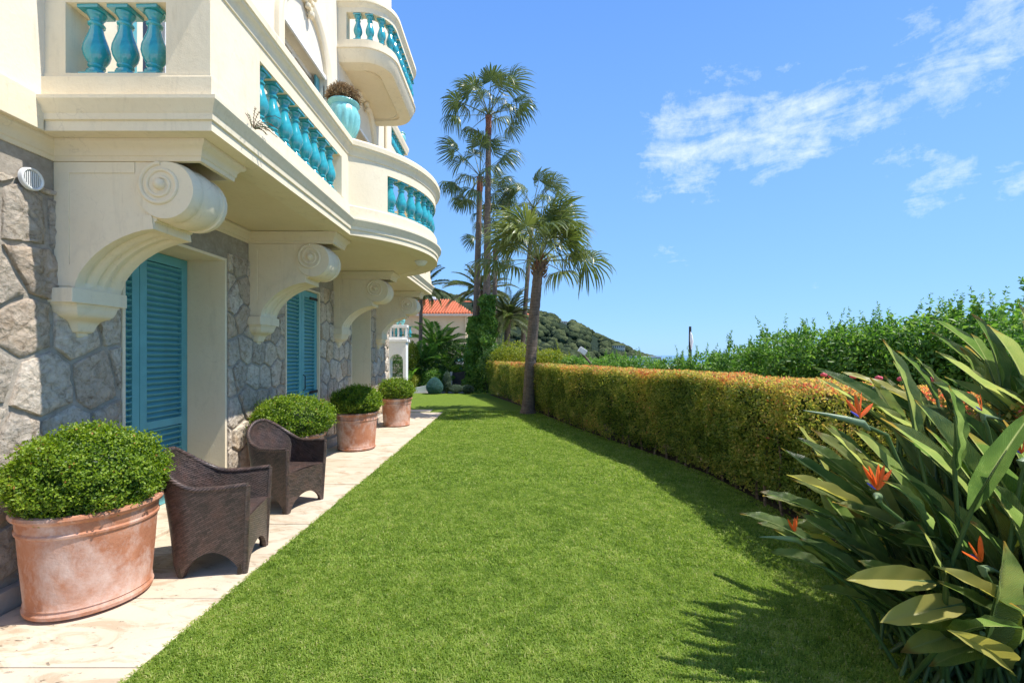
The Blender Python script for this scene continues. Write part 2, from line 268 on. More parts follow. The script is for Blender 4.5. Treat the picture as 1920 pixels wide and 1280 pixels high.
# ---------------------------------------------------------------- mesh helpers
def setp(o, label=None, cat=None, group=None, kind=None):
    if label: o['label'] = label
    if cat: o['category'] = cat
    if group: o['group'] = group
    if kind: o['kind'] = kind
    return o
def thing(name, loc, label, cat, group=None, rz=0):
    o = bpy.data.objects.new(name, None); COL.objects.link(o); o.location = loc; o.rotation_euler = (0, 0, rz); o.empty_display_size = .1
    return setp(o, label, cat, group)
def wmat(o):
    m = o.matrix_basis.copy() if o.parent is None else wmat(o.parent) @ o.matrix_parent_inverse @ o.matrix_basis
    return m
def link(name, me, mat=None, parent=None, world=True):
    o = bpy.data.objects.new(name, me); COL.objects.link(o)
    if mat is not None and len(me.materials) == 0: me.materials.append(mat)
    if parent is not None:
        o.parent = parent
        if world:
            bm_ = wmat(parent)
            o.matrix_parent_inverse = bm_.inverted()
    return o
class MB:
    def __init__(s): s.v = []; s.f = []; s.uv = {}; s.sm = False
    def add(s, vs, fs):
        b = len(s.v); s.v += [tuple(v) for v in vs]; s.f += [tuple(b+i for i in f) for f in fs]; return s
    def box(s, x0, x1, y0, y1, z0, z1, M4=None):
        vs = [Vector((x, y, z)) for z in (z0, z1) for y in (y0, y1) for x in (x0, x1)]
        if M4 is not None: vs = [M4 @ v for v in vs]
        return s.add(vs, [(0,2,3,1),(4,5,7,6),(0,1,5,4),(2,6,7,3),(0,4,6,2),(1,3,7,5)])
    def grid(s, pts, nu, nv, cu=False, cv=False, flip=False):   # pts[i*nv+j]
        fs = []
        for i in range(nu if cu else nu-1):
            for j in range(nv if cv else nv-1):
                a = i*nv+j; b = ((i+1) % nu)*nv+j; c = ((i+1) % nu)*nv+(j+1) % nv; d = i*nv+(j+1) % nv
                fs.append((a, d, c, b) if flip else (a, b, c, d))
        return s.add(pts, fs)
    def lathe(s, prof, cx, cy, z0, seg=24, M4=None):
        pts = []
        for i in range(seg):
            a = 2*math.pi*i/seg
            for r, z in prof:
                p = Vector((cx+r*math.cos(a), cy+r*math.sin(a), z0+z)); pts.append(M4 @ p if M4 is not None else p)
        return s.grid(pts, seg, len(prof), cu=True)
    def tube(s, pts, rad, seg=8):
        n = len(pts); pts = [Vector(p) for p in pts]; out = []; a = None
        for i, p in enumerate(pts):
            d = (pts[min(i+1, n-1)]-pts[max(i-1, 0)]); d = d.normalized() if d.length > 1e-9 else Vector((0,0,1))
            if a is None: a = d.cross(Vector((0, 1, 0)) if abs(d.y) < .8 else Vector((1, 0, 0)))
            else: a = a-d*a.dot(d)
            a = a.normalized() if a.length > 1e-6 else d.orthogonal().normalized(); b = d.cross(a)
            r = rad[i] if hasattr(rad, '__len__') else rad
            for k in range(seg):
                t = 2*math.pi*k/seg; out.append(p+a*r*math.cos(t)+b*r*math.sin(t))
        s.grid(out, n, seg, cv=True, flip=True)
        b0 = len(s.v)-n*seg; s.f.append(tuple(b0+k for k in range(seg))); s.f.append(tuple(b0+(n-1)*seg+k for k in reversed(range(seg)))); return s
    def prism(s, poly, axis, a0, a1):                     # poly 2D extruded along axis
        def mk(p, a): return {'y': (p[0], a, p[1]), 'z': (p[0], p[1], a), 'x': (a, p[0], p[1])}[axis]
        n = len(poly); vs = [mk(p, a0) for p in poly]+[mk(p, a1) for p in poly]
        return s.add(vs, [tuple(range(n)), tuple(range(2*n-1, n-1, -1))]+[(i, i+n, (i+1) % n+n, (i+1) % n) for i in range(n)])
    def mesh(s, name, smooth=None, bevel=0, uvs=None):
        me = bpy.data.meshes.new(name); me.from_pydata(s.v, [], s.f)
        if uvs is not None:
            ul = me.uv_layers.new(name='UVMap'); li = np.zeros(len(me.loops), dtype=np.int32); me.loops.foreach_get('vertex_index', li)
            ul.data.foreach_set('uv', np.asarray(uvs, dtype=np.float32)[li].ravel())
        bm = bmesh.new(); bm.from_mesh(me)
        if uvs is None: bmesh.ops.recalc_face_normals(bm, faces=bm.faces)
        if bevel:
            es = [e for e in bm.edges if len(e.link_faces) == 2 and e.calc_face_angle(0) > .5]
            bmesh.ops.bevel(bm, geom=es, offset=bevel, segments=2, profile=.6, affect='EDGES', clamp_overlap=True)
        if smooth is not None:
            for f in bm.faces: f.smooth = True
            for e in bm.edges:
                if len(e.link_faces) == 2 and e.calc_face_angle(0) > R(smooth): e.smooth = False
        bm.to_mesh(me); bm.free(); return me
    def build(s, name, mat, parent=None, smooth=None, bevel=0, uvs=None, world=True):
        return link(name, s.mesh(name, smooth, bevel, uvs), mat, parent, world)
def npmesh(name, V, Fc, rnd=None, smooth=False):
    me = bpy.data.meshes.new(name); V = np.ascontiguousarray(V, dtype=np.float32); Fc = np.ascontiguousarray(Fc, dtype=np.int32)
    k = Fc.shape[1]; me.vertices.add(len(V)); me.vertices.foreach_set('co', V.ravel())
    me.loops.add(Fc.size); me.loops.foreach_set('vertex_index', Fc.ravel()); me.polygons.add(len(Fc))
    me.polygons.foreach_set('loop_start', np.arange(0, Fc.size, k, dtype=np.int32))
    try: me.polygons.foreach_set('loop_total', np.full(len(Fc), k, dtype=np.int32))
    except Exception: pass
    if smooth: me.polygons.foreach_set('use_smooth', np.ones(len(Fc), dtype=bool))
    if rnd is not None:
        a = me.attributes.new('rnd', 'FLOAT', 'POINT'); a.data.foreach_set('value', np.ascontiguousarray(rnd, dtype=np.float32))
    me.update(calc_edges=True); me.validate(); return me
def norm(a): return a/np.maximum(np.linalg.norm(a, axis=1, keepdims=True), 1e-9)
def leaves(Pts, N, L, Wd, rnd, up=.35, spread=.8):
    """folded rhombic leaves at points, roughly facing N"""
    n = len(Pts); t = norm(RNG.normal(size=(n, 3))*spread+N*.22+np.array([0, 0, up])); nn = norm(N+RNG.normal(size=(n, 3))*.55+np.array([0, 0, .3]))
    s = norm(np.cross(t, nn)); u = norm(np.cross(s, t)); L = np.broadcast_to(L, n)[:, None]*RNG.uniform(.7, 1.25, (n, 1)); Wd = np.broadcast_to(Wd, n)[:, None]*RNG.uniform(.8, 1.2, (n, 1))
    b = Pts; mid = Pts+t*L*.5; tip = Pts+t*L-u*L*.12
    V = np.stack([b, mid+s*Wd*.5+u*Wd*.18, tip, mid-s*Wd*.5+u*Wd*.18], 1).reshape(-1, 3)
    i = np.arange(n)[:, None]*4; Fc = np.concatenate([i+[0, 1, 2], i+[0, 2, 3]], 0)
    return V, Fc, np.repeat(np.clip(rnd, 0, 1), 4)
def vnoise(Pn, sc, seed=0):                                   # value noise, two octaves, about -1..1
    tb = np.random.default_rng(seed+1000).uniform(-1, 1, 4096); out = np.zeros(len(Pn))
    for o_, am in ((.32, 1.0), (.71, .5)):
        q = np.asarray(Pn)*sc*o_+seed*3.7+500; i = np.floor(q).astype(np.int64); f = q-i; f = f*f*(3-2*f); acc_ = 0
        for dx in (0, 1):
            for dy in (0, 1):
                for dz in (0, 1):
                    h = ((i[:, 0]+dx)*73856093 ^ (i[:, 1]+dy)*19349663 ^ (i[:, 2]+dz)*83492791) & 4095
                    acc_ = acc_+tb[h]*(f[:, 0] if dx else 1-f[:, 0])*(f[:, 1] if dy else 1-f[:, 1])*(f[:, 2] if dz else 1-f[:, 2])
        out += acc_*am
    return out*1.15
def join(*parts):
    Vs, Fs, Rs = [], [], []; o = 0
    for V, Fc, r in parts: Vs.append(V); Fs.append(Fc+o); Rs.append(r); o += len(V)
    return np.concatenate(Vs), np.concatenate(Fs), np.concatenate(Rs)
def ellip(n, c, r, lump=.06, seed=1, zmin=-1, sc=9, depth=.14):
    d = norm(RNG.normal(size=(n*2, 3))); d = d[d[:, 2] > zmin][:n]; k = 1+lump*vnoise(d, sc, seed)
    q = k*(1-depth*RNG.random(len(d))**1.6); P_ = np.array(c)+d*np.array(r)*q[:, None]; nn = norm(d/np.array(r)); return P_, nn, k
def core(name, c, r, mat, parent, kk=.86, zmin=-1.0):
    mb = MB(); pts = []
    for i in range(24):
        for j in range(13):
            a = 2*math.pi*i/24; b = -math.pi/2+math.pi*j/12; w = kk*(1+.03*math.sin(5*a+3*b))
            pts.append((c[0]+r[0]*w*math.cos(a)*math.cos(b), c[1]+r[1]*w*math.sin(a)*math.cos(b), c[2]+r[2]*w*max(zmin, math.sin(b))))
    mb.grid(pts, 24, 13, cu=True); o = mb.build(name, mat, parent, smooth=60); return o

# sweep of a closed profile [(outward offset, z)] along a plan polyline, mitred, outward = right of travel
def sweep(path, prof, name, mat, parent, closed=True, smooth=28, cap=True):
    n = len(path); pth = [Vector((p[0], p[1])) for p in path]; pts = []
    for i in range(n):
        d0 = (pth[i]-pth[i-1]).normalized() if i > 0 else (pth[1]-pth[0]).normalized(); d1 = (pth[i+1]-pth[i]).normalized() if i < n-1 else d0
        n0 = Vector((d0.y, -d0.x)); n1 = Vector((d1.y, -d1.x)); b = (n0+n1).normalized(); k = 1/max(.25, b.dot(n0))
        for o, z in prof: q = pth[i]+b*o*k; pts.append((q.x, q.y, z))
    mb = MB(); m_ = len(prof); mb.grid(pts, n, m_, cv=closed)
    if cap and closed: mb.f.append(tuple(range(m_))); mb.f.append(tuple((n-1)*m_+j for j in reversed(range(m_))))
    return mb.build(name, mat, parent, smooth=smooth)

# ================================================================ THE GROUND
def groundpoly(name, poly, z, mat):
    mb = MB(); mb.add([(x, y, z) for x, y in poly], [tuple(range(len(poly)))]); o = mb.build(name, mat); o['kind'] = 'structure'; return o
hedge_front = [(2.66,.5),(2.64,2.5),(2.62,4.4),(2.57,5.11),(2.50,6.04),(2.24,7.0),(1.80,8.3),(1.33,9.82),(.75,12.0),(.22,14.4),(-.35,16.3),(-.95,18.3)]
# lawn mesh (gridless sheet), soil strip, terrace beyond
groundpoly('ground', [(-60,-12),(60,-12),(60,70),(-60,70)], -.03, M['terrace'])
groundpoly('lawn', [(-1.89,-3),(2.85,-3),(2.85,4.4),(2.75,5.2),(2.6,6.2),(2.3,7.3),(1.9,8.5),(1.35,10.4),(.95,12.2),(.3,14.8),(-.3,16.9),(-.8,19.0),(-6.5,19.0),(-6.5,13.3),(-3.1,13.3),(-3.1,12.56),(-1.89,12.56)], 0, M['lawn'])
hp = hedge_front; groundpoly('hedge_bed', [(x, y) for x, y in hp]+[(x+1.1, y+.35) for x, y in reversed(hp)], .006, M['soil'])
# far terrain: slopes down to the sea, hill on the left
crest = [(-400,420),(300,500),(600,530),(760,548),(815,556),(870,566),(930,577),(1000,588),(1040,598),(1075,608),(1105,622),(1140,640),(1175,652),(1215,664),(1250,672),(1320,690),(1500,700),(2400,700)]
def crest_y(px):
    for (a, ya), (b, yb) in zip(crest, crest[1:]):
        if a <= px <= b: return ya+(yb-ya)*(px-a)/(b-a)
    return crest[-1][1]
def terr(px, r):
    top = (665-crest_y(px))*420/F-6.0; t = max(0, min(1, (r-60)/(420-60))); t2 = t*t*(3-2*t)
    h = -4*(min(1, max(0,(r-30)/60))) + (top+6)*t2
    if px > 1240: h = -2-24*min(1, r/300)
    if r > 420: h = h-(r-420)*.35
    return h
mb = MB(); pts = []; us = list(range(-400, 2401, 50)); rs = [71, 90, 120, 160, 200, 250, 300, 350, 390, 420, 450, 520, 640]
for u in us:
    for r in rs: pts.append(((u-960)/F*r, r, terr(u, r)+1.6*(r > 100)+(1.5*math.sin(u*.031+r*.05) if r > 100 else 0)))
mb.grid(pts, len(us), len(rs)); o = mb.build('hillside', M['hilltree'], smooth=80); o['kind'] = 'structure'
groundpoly('sea', [(-15000,300),(15000,300),(15000,20000),(-15000,20000)], -26, M['sea'])

# ---------------------------------------------------------------- path of travertine slabs
pth = thing('path', (0,0,0), None, None); pth['kind'] = 'structure'
y = .35; k = 0; ed = -1.89
MB().box(-3.15, -1.90, 0, 12.5, -.02, -.004).build('joint_bed', M['mortar'], pth)
while y < 12.5:
    y2 = min(y+.655, 12.56)
    if y2-y > .1: MB().box(-3.11, ed+random.uniform(-.004, .008), y+.003, y2-.003, -.02, .012+random.uniform(-.0015, .0015)).build('paving_slab', M['travertine'], pth, bevel=.003)
    y = y2
for k in range(3): MB().box(-3.8+k*.5, -3.306+k*.5, 12.72, 13.25, -.02, .01).build('paving_slab', M['travertine'], pth, bevel=.003)

# ---------------------------------------------------------------- grass
def in_lawn(x, y):
    hx = np.interp(y, [p[1] for p in hedge_front], [p[0] for p in hedge_front])+.12
    return (x > -1.905) & (x < hx)
def grass_zone(n, y0, y1, h, w, name=None):
    y = y0+(y1-y0)*RNG.random(n); x = RNG.uniform(-1.93, 2.8, n); k = in_lawn(x, y) & (np.abs(x) < y*1.2+.35); x = x[k]; y = y[k]; n = len(x)
    p = np.stack([x, y, np.zeros(n)], 1); c1 = vnoise(p, 22, 3); c2 = vnoise(p, 70, 4); c3 = vnoise(p, 3, 5); c4 = vnoise(p, 1.1, 8)
    hh = h*RNG.uniform(.45, 1.15, n)*(1+.22*c2+.15*c1); a = RNG.random(n)*6.283; lean = RNG.uniform(.25, 1.3, n)
    d = np.stack([np.cos(a), np.sin(a), np.zeros(n)], 1); s = np.stack([-np.sin(a), np.cos(a), np.zeros(n)], 1); ww = (w*RNG.uniform(.7, 1.3, n))[:, None]
    mid = p+d*(hh*lean*.3)[:, None]+np.array([0,0,1])*(hh*.65)[:, None]; tip = p+d*(hh*lean)[:, None]+np.array([0,0,1])*(hh*np.clip(1.05-.35*lean, .3, 1))[:, None]
    V = np.stack([p-s*ww*.5, p+s*ww*.5, mid+s*ww*.45, tip, mid-s*ww*.45], 1).reshape(-1, 3)
    i = np.arange(n)[:, None]*5; Fc = np.concatenate([i+[0,1,2], i+[0,2,4], i+[4,2,3]], 0)
    r = .50+.10*c1+.14*c2+.06*c3+.05*c4+RNG.normal(size=n)*.17; r[RNG.random(n) < .015] = 1
    return V, Fc, np.repeat(np.clip(r, 0, 1), 5)
V, Fc, r = join(grass_zone(300000, 1.6, 3.4, .022, .0045), grass_zone(220000, 3.4, 5.6, .022, .0065), grass_zone(140000, 5.6, 9, .024, .011), grass_zone(70000, 9, 13, .026, .018))
g = link('grass', npmesh('grass', V, Fc, r), M['grass']); setp(g, 'short mown green grass covering the lawn', 'grass', kind='stuff')

# ================================================================ THE VILLA
villa = thing('villa', (-3.22, 7.2, 0), 'cream riviera villa with rubble stone base and balconies with turquoise balusters', 'villa')
WX = -3.22
openings = [(3.75, 5.12, 2.68), (6.455, 7.61, 2.64), (9.1, 10.36, 2.68)]
sw = MB()
cols = [(-1.0, 3.75), (5.12, 6.455), (7.61, 9.1), (10.36, 11.85)]
for a, b in cols: sw.box(WX-.45, WX, a, b, -.02, 3.0)
for a, b, t in openings: sw.box(WX-.45, WX, a, b, t, 3.0)
stone_wall = sw.build('stone_wall', M['mortar'], villa)
# stones by clipped Voronoi
def clip(poly, nx, ny, c):
    out = []
    for i in range(len(poly)):
        p, q = poly[i], poly[(i+1) % len(poly)]; dp = p[0]*nx+p[1]*ny-c; dq = q[0]*nx+q[1]*ny-c
        if dp <= 0: out.append(p)
        if dp*dq < 0: t = dp/(dp-dq); out.append((p[0]+t*(q[0]-p[0]), p[1]+t*(q[1]-p[1])))
    return out
def voronoi(y0, y1, z0, z1, sy, sz, seed):
    rr = random.Random(seed); sites = []; row = 0; z = z0-sz/2
    while z < z1+sz:
        y = y0-sy+(sy/2 if row % 2 else 0)
        while y < y1+sy: sites.append((y+rr.uniform(-.24, .24)*sy, z+rr.uniform(-.26, .26)*sz)); y += sy
        z += sz; row += 1
    cells = []
    for s_ in sites:
        poly = [(y0, z0), (y1, z0), (y1, z1), (y0, z1)]
        for o_ in sites:
            if o_ is s_ or abs(o_[0]-s_[0]) > 3*sy or abs(o_[1]-s_[1]) > 3*sz: continue
            nx, ny = o_[0]-s_[0], o_[1]-s_[1]; poly = clip(poly, nx, ny, ((o_[0]**2+o_[1]**2)-(s_[0]**2+s_[1]**2))/2)
            if len(poly) < 3: break
        if len(poly) >= 3: cells.append(poly)
    return cells
def shrink(poly, g):
    cx = sum(p[0] for p in poly)/len(poly); cy = sum(p[1] for p in poly)/len(poly); n = len(poly); q = poly
    ar = sum(poly[i][0]*poly[(i+1) % n][1]-poly[(i+1) % n][0]*poly[i][1] for i in range(n)); sg = 1 if ar > 0 else -1
    for i in range(n):
        a, b = poly[i], poly[(i+1) % n]; dx, dy = b[0]-a[0], b[1]-a[1]; l = math.hypot(dx, dy)
        if l < 1e-6: continue
        nx, ny = sg*dy/l, -sg*dx/l; q = clip(q, nx, ny, a[0]*nx+a[1]*ny-g)
        if len(q) < 3: return None
    return q
def stone_obj(poly, x0, near, parent, axis='x', name='stone'):
    n = len(poly); cx = sum(p[0] for p in poly)/n; cy = sum(p[1] for p in poly)/n
    per = [math.dist(poly[i], poly[(i+1) % n]) for i in range(n)]; tot = sum(per); m_ = 26 if near else 14; ring = []
    for i in range(n):
        a, b = poly[i], poly[(i+1) % n]; q_ = max(1, round(per[i]/tot*m_))
        for k in range(q_): f = (k+.5*0)/q_; ring.append((a[0]+(b[0]-a[0])*f, a[1]+(b[1]-a[1])*f))
    m_ = len(ring)
    # round corners
    for _ in range(0): ring = [((ring[i-1][0]+4*ring[i][0]+ring[(i+1) % m_][0])/6, (ring[i-1][1]+4*ring[i][1]+ring[(i+1) % m_][1])/6) for i in range(m_)]
    lv = [(1.0, -.012), (.993, .009), (.96, .018), (.75, .023), (.45, .024), (.2, .024)] if near else [(1.0, -.012), (.99, .012), (.92, .020), (.45, .023)]
    s1 = random.uniform(0, 99); amp = .013; pr = random.uniform(-.006, .008); pts = []
    for i, (rx, ry) in enumerate(ring):
        for j, (sc, h) in enumerate(lv):
            yy = cx+(rx-cx)*sc; zz = cy+(ry-cy)*sc
            nz_ = (math.sin(yy*47+s1)+math.sin(zz*53+s1*2)+math.sin((yy+zz)*91+s1)+math.sin((yy-zz)*113))*.25*amp if j > 0 else 0
            jy = random.uniform(-.004, .004) if j in (1, 2) else 0
            pts.append((x0+h+(nz_+pr if j else 0), yy+jy, zz+jy))
    mb = MB(); mb.grid(pts, m_, len(lv), cu=True); L_ = len(lv); mb.add([(x0+lv[-1][1]+pr, cx, cy)], [])
    c = len(mb.v)-1
    for i in range(m_): mb.f.append((i*L_+L_-1, ((i+1) % m_)*L_+L_-1, c))
    return mb.build(name, M['stone'], parent, smooth=50)
ns = 0
for ci, (a, b) in enumerate(cols):
    if ci == 0: a = 1.45
    for poly in voronoi(a+(.012 if ci else 0), b-.012, .16, 2.76, .34 if ci == 0 else .27, .36 if ci == 0 else .33, 11+ci):
        q = shrink(poly, .016)
        if q is None: continue
        ar = abs(sum(q[i][0]*q[(i+1) % len(q)][1]-q[(i+1) % len(q)][0]*q[i][1] for i in range(len(q))))/2
        if ar < .004: continue
        cy_ = sum(p[0] for p in q)/len(q)
        stone_obj(q, WX, cy_ < 6.5, stone_wall); ns += 1
# mortar ribbons proud at the top band, plinth, quoin
for a, b in cols: MB().box(WX, WX+.07, a, b, -.02, .13).build('plinth', M['cream'] if False else M['terrace'], villa, bevel=.006)
for i, (a, b, t) in enumerate(openings):
    deep = .43 if i != 1 else .05
    # reveal lining
    rv = MB(); rv.box(WX-deep-.1, WX+.012, a-.001, a+.03, 0, t+.001); rv.box(WX-deep-.1, WX+.012, b-.03, b+.001, 0, t+.001); rv.box(WX-deep-.1, WX+.0105, a+.03, b-.03, t-.03, t+.0005)
    fr = rv.build('door_reveal', M['cream'], villa, bevel=.003)
    MB().box(WX-deep-.1, WX+.15, a+.005, b-.005, -.02, .045).build('threshold', M['travertine'], villa, bevel=.006)
    dx = WX-deep; dr = bpy.data.objects.new('shutter_door', None); COL.objects.link(dr); dr.parent = villa; dr.matrix_parent_inverse = Matrix.Translation(-villa.location); dr.location = (dx, (a+b)/2, .05); dr.empty_display_size = .1
    dr['label'] = ['louvred turquoise double shutter door in the deep cream recess', 'flush louvred turquoise shutter door with black iron hinges', 'louvred turquoise shutter door in the farthest recess'][i]
    def dl(name, mb, mat, bevel=0.0): 
        me = mb.mesh(name, None, bevel); o = bpy.data.objects.new(name, me); me.materials.append(mat); COL.objects.link(o); o.parent = dr; return o
    hw = (b-a)/2-.032; H = t-.05-.035; rails = [0, .13, .70, .80, 1.28, 1.36] if False else None
    slat = MB(); lw = hw-.006; st = .085
    Rt = Matrix.Rotation(R(-38), 4, 'Y'); slat.box(-.024, .024, -(lw/2-st), lw/2-st, -.005, .005, Rt); slatme = slat.mesh('slat'); slatme.materials.append(M['shutter'])
    for sgn in (-1, 1):
        cy = sgn*(lw/2+.003); f = MB(); zr = [0, .16, .78, .86, H-.10, H] if i == 1 else [0, .16, .80, .88, H-.10, H]
        for e in (-1, 1): f.box(-.02, .022, cy+e*(lw/2-st/2)-st/2, cy+e*(lw/2-st/2)+st/2, 0, H)
        for z0, z1 in ((zr[0], zr[1]), (zr[2], zr[3]), (zr[4], zr[5])): f.box(-.0195, .0215, cy-(lw/2-st), cy+(lw/2-st), z0, z1)
        dl('shutter_frame', f, M['shutter'], .003)
        bk = MB(); bk.box(-.030, -.022, cy-lw/2+.01, cy+lw/2-.01, .01, H-.01); dl('shutter_backing', bk, M['shutter'])
        for z0, z1 in ((zr[1], zr[2]), (zr[3], zr[4])):
            nsl = int(round((z1-z0)/.058)); 
            for k in range(nsl):
                o = bpy.data.objects.new('slat', slatme); COL.objects.link(o); o.parent = dr; o.location = (-.001, cy, z0+(k+.5)*(z1-z0)/nsl); o.rotation_euler = (random.uniform(-.006, .006), random.uniform(-.05, .05), 0)
    if i == 1: hb = MB().tube([(.03, .03, 1.0), (.06, .03, 1.02), (.06, .03, 1.22), (.03, .03, 1.24)], .008, 6); dl('handle', hb, M['iron'])
    if i == 1:
        for z in (.95, 2.46):
            for e in (-1, 1):
                h = MB(); h.box(.022, .034, e*(hw-.28)if e > 0 else -hw-.06, e*(hw+.06) if e > 0 else -hw+.28, z-.022, z+.022); dl('hinge', h, M['iron'], .003)
# upper wall with openings
UX = -3.14
uo = [(3.87, 4.9, 5.5), (6.18, 7.62, 6.22), (8.95, 10.25, 6.22)]
uw = MB(); ys = [-1.0]+[v for o_ in uo for v in o_[:2]]+[11.85]
for k in range(0, len(ys), 2): uw.box(UX-.4, UX, ys[k], ys[k+1], 3.30, 11.5)
for a, b, t in uo: uw.box(UX-.4, UX, a, b, t, 11.5)
uw.box(UX-7, UX-.401, -1, 11.84, 3.3, 11.4); uw.box(UX-7, UX-.72, -1, 11.84, -.01, 3.29)
uw.build('upper_wall', M['wallup'], villa)
MB().box(UX-.4, UX+.035, -1.0, 3.02, 3.085, 3.31).build('belt_course', M['cream'], villa, bevel=.004)
for i, (a, b, t) in enumerate(uo):
    wp = bpy.data.objects.new('window', None); COL.objects.link(wp); wp.parent = villa; wp.matrix_parent_inverse = Matrix.Translation(-villa.location); wp.location = (UX-.2, (a+b)/2, 3.3)
    w = b-a; H = t-3.3
    def wl(name, mb, mat, bevel=0.0):
        me = mb.mesh(name, None, bevel); o = bpy.data.objects.new(name, me); me.materials.append(mat); COL.objects.link(o); o.parent = wp; return o
    f = MB(); f.box(-.03, .03, -w/2, -w/2+.07, 0, H); f.box(-.03, .03, w/2-.07, w/2, 0, H); f.box(-.0295, .0295, -w/2+.07, w/2-.07, H-.07, H); f.box(-.0295, .0295, -.04, .04, 0, H-.07)
    wl('window_frame', f, M['metalwhite'], .004)
    for e in (-1, 1):
        g_ = MB(); g_.box(-.012, -.006, min(e*.04, e*(w/2-.07)), max(e*.04, e*(w/2-.07)), 0, H-.07); wl('pane', g_, M['glassdark'])
    if i == 0:
        s_ = MB(); s_.box(.205, .235, -w/2-.25, -w/2-.10, 0, H); wl('shutter', s_, M['shutter'], .004)
    else:
        for e in (-1, 1):
            s_ = MB(); s_.box(.09, .12, min(e*(w/2-.14), e*(w/2-.01)), max(e*(w/2-.14), e*(w/2-.01)), 0, H-.02); wl('shutter', s_, M['shutter'], .004)
    if i > 0:
        # arched surround with keystone ornament
        hw = w/2; zc = 6.22-.12; hh = .80; ar = MB(); pts = []; nseg = 28; ppf = [(0,-.02),(0,.05),(.03,.07),(.05,.06),(.07,.07),(.12,.085),(.16,.06),(.17,.03),(.17,-.02)]
        line = [(-hw, 3.3)]+[(-hw, zc)]+[(-hw*math.cos(math.pi*k/nseg), zc+hh*math.sin(math.pi*k/nseg)) for k in range(1, nseg)]+[(hw, zc), (hw, 3.3)]
        for k, (u, v) in enumerate(line):
            a_ = line[max(k-1, 0)]; b_ = line[min(k+1, len(line)-1)]; dx_, dz_ = b_[0]-a_[0], b_[1]-a_[1]; l_ = math.hypot(dx_, dz_); nx_, nz_ = -dz_/l_, dx_/l_
            for (o_, h_) in ppf: pts.append((UX+h_-wp.location.x, u+nx_*o_, v+nz_*o_-3.3))
        ar.grid(pts, len(line), len(ppf)); me = ar.mesh('window_surround', 35); o = link('window_surround', me, M['cream'], wp, False)
        tr_ = MB(); tr_.box(.20, .235, -hw, hw, H-.03, H+.03); wl('transom', tr_, M['white'], .004)
        kb = MB()
        for k in range(16):
            aa = k*.9; kb.lathe([(0,.045),(.04,.03),(.05,0),(.04,-.03),(0,-.045)], .24+.05*random.random(), .11*math.cos(aa)*(k/16+.3), zc+hh-3.3+.08+.2*math.sin(aa*.7), 8)
        kb.prism([(-.08,-.12),(.08,-.12),(.13,.28),(-.13,.28)], 'x', .20, .29) if False else None
        me = kb.mesh('keystone_ornament', 40); link('keystone_ornament', me, M['cream'], wp, False)
# string cornice under the soffit, wrapping the brackets
BR = [3.2, 5.56, 8.2, 10.72]; BW = .36; BXE = -2.19
path = [(WX, -1.0)]
for yb in BR: path += [(WX, yb), (BXE, yb), (BXE, yb+BW), (WX, yb+BW)]
path += [(WX, 11.85)]
prof = [(-.02,2.955),(.012,2.955),(.014,2.985),(.022,2.992),(.026,3.02),(.044,3.045),(.062,3.055),(.072,3.07),(.072,3.089),(-.02,3.089)]
sweep(path, prof, 'cornice', M['soffit'], villa)
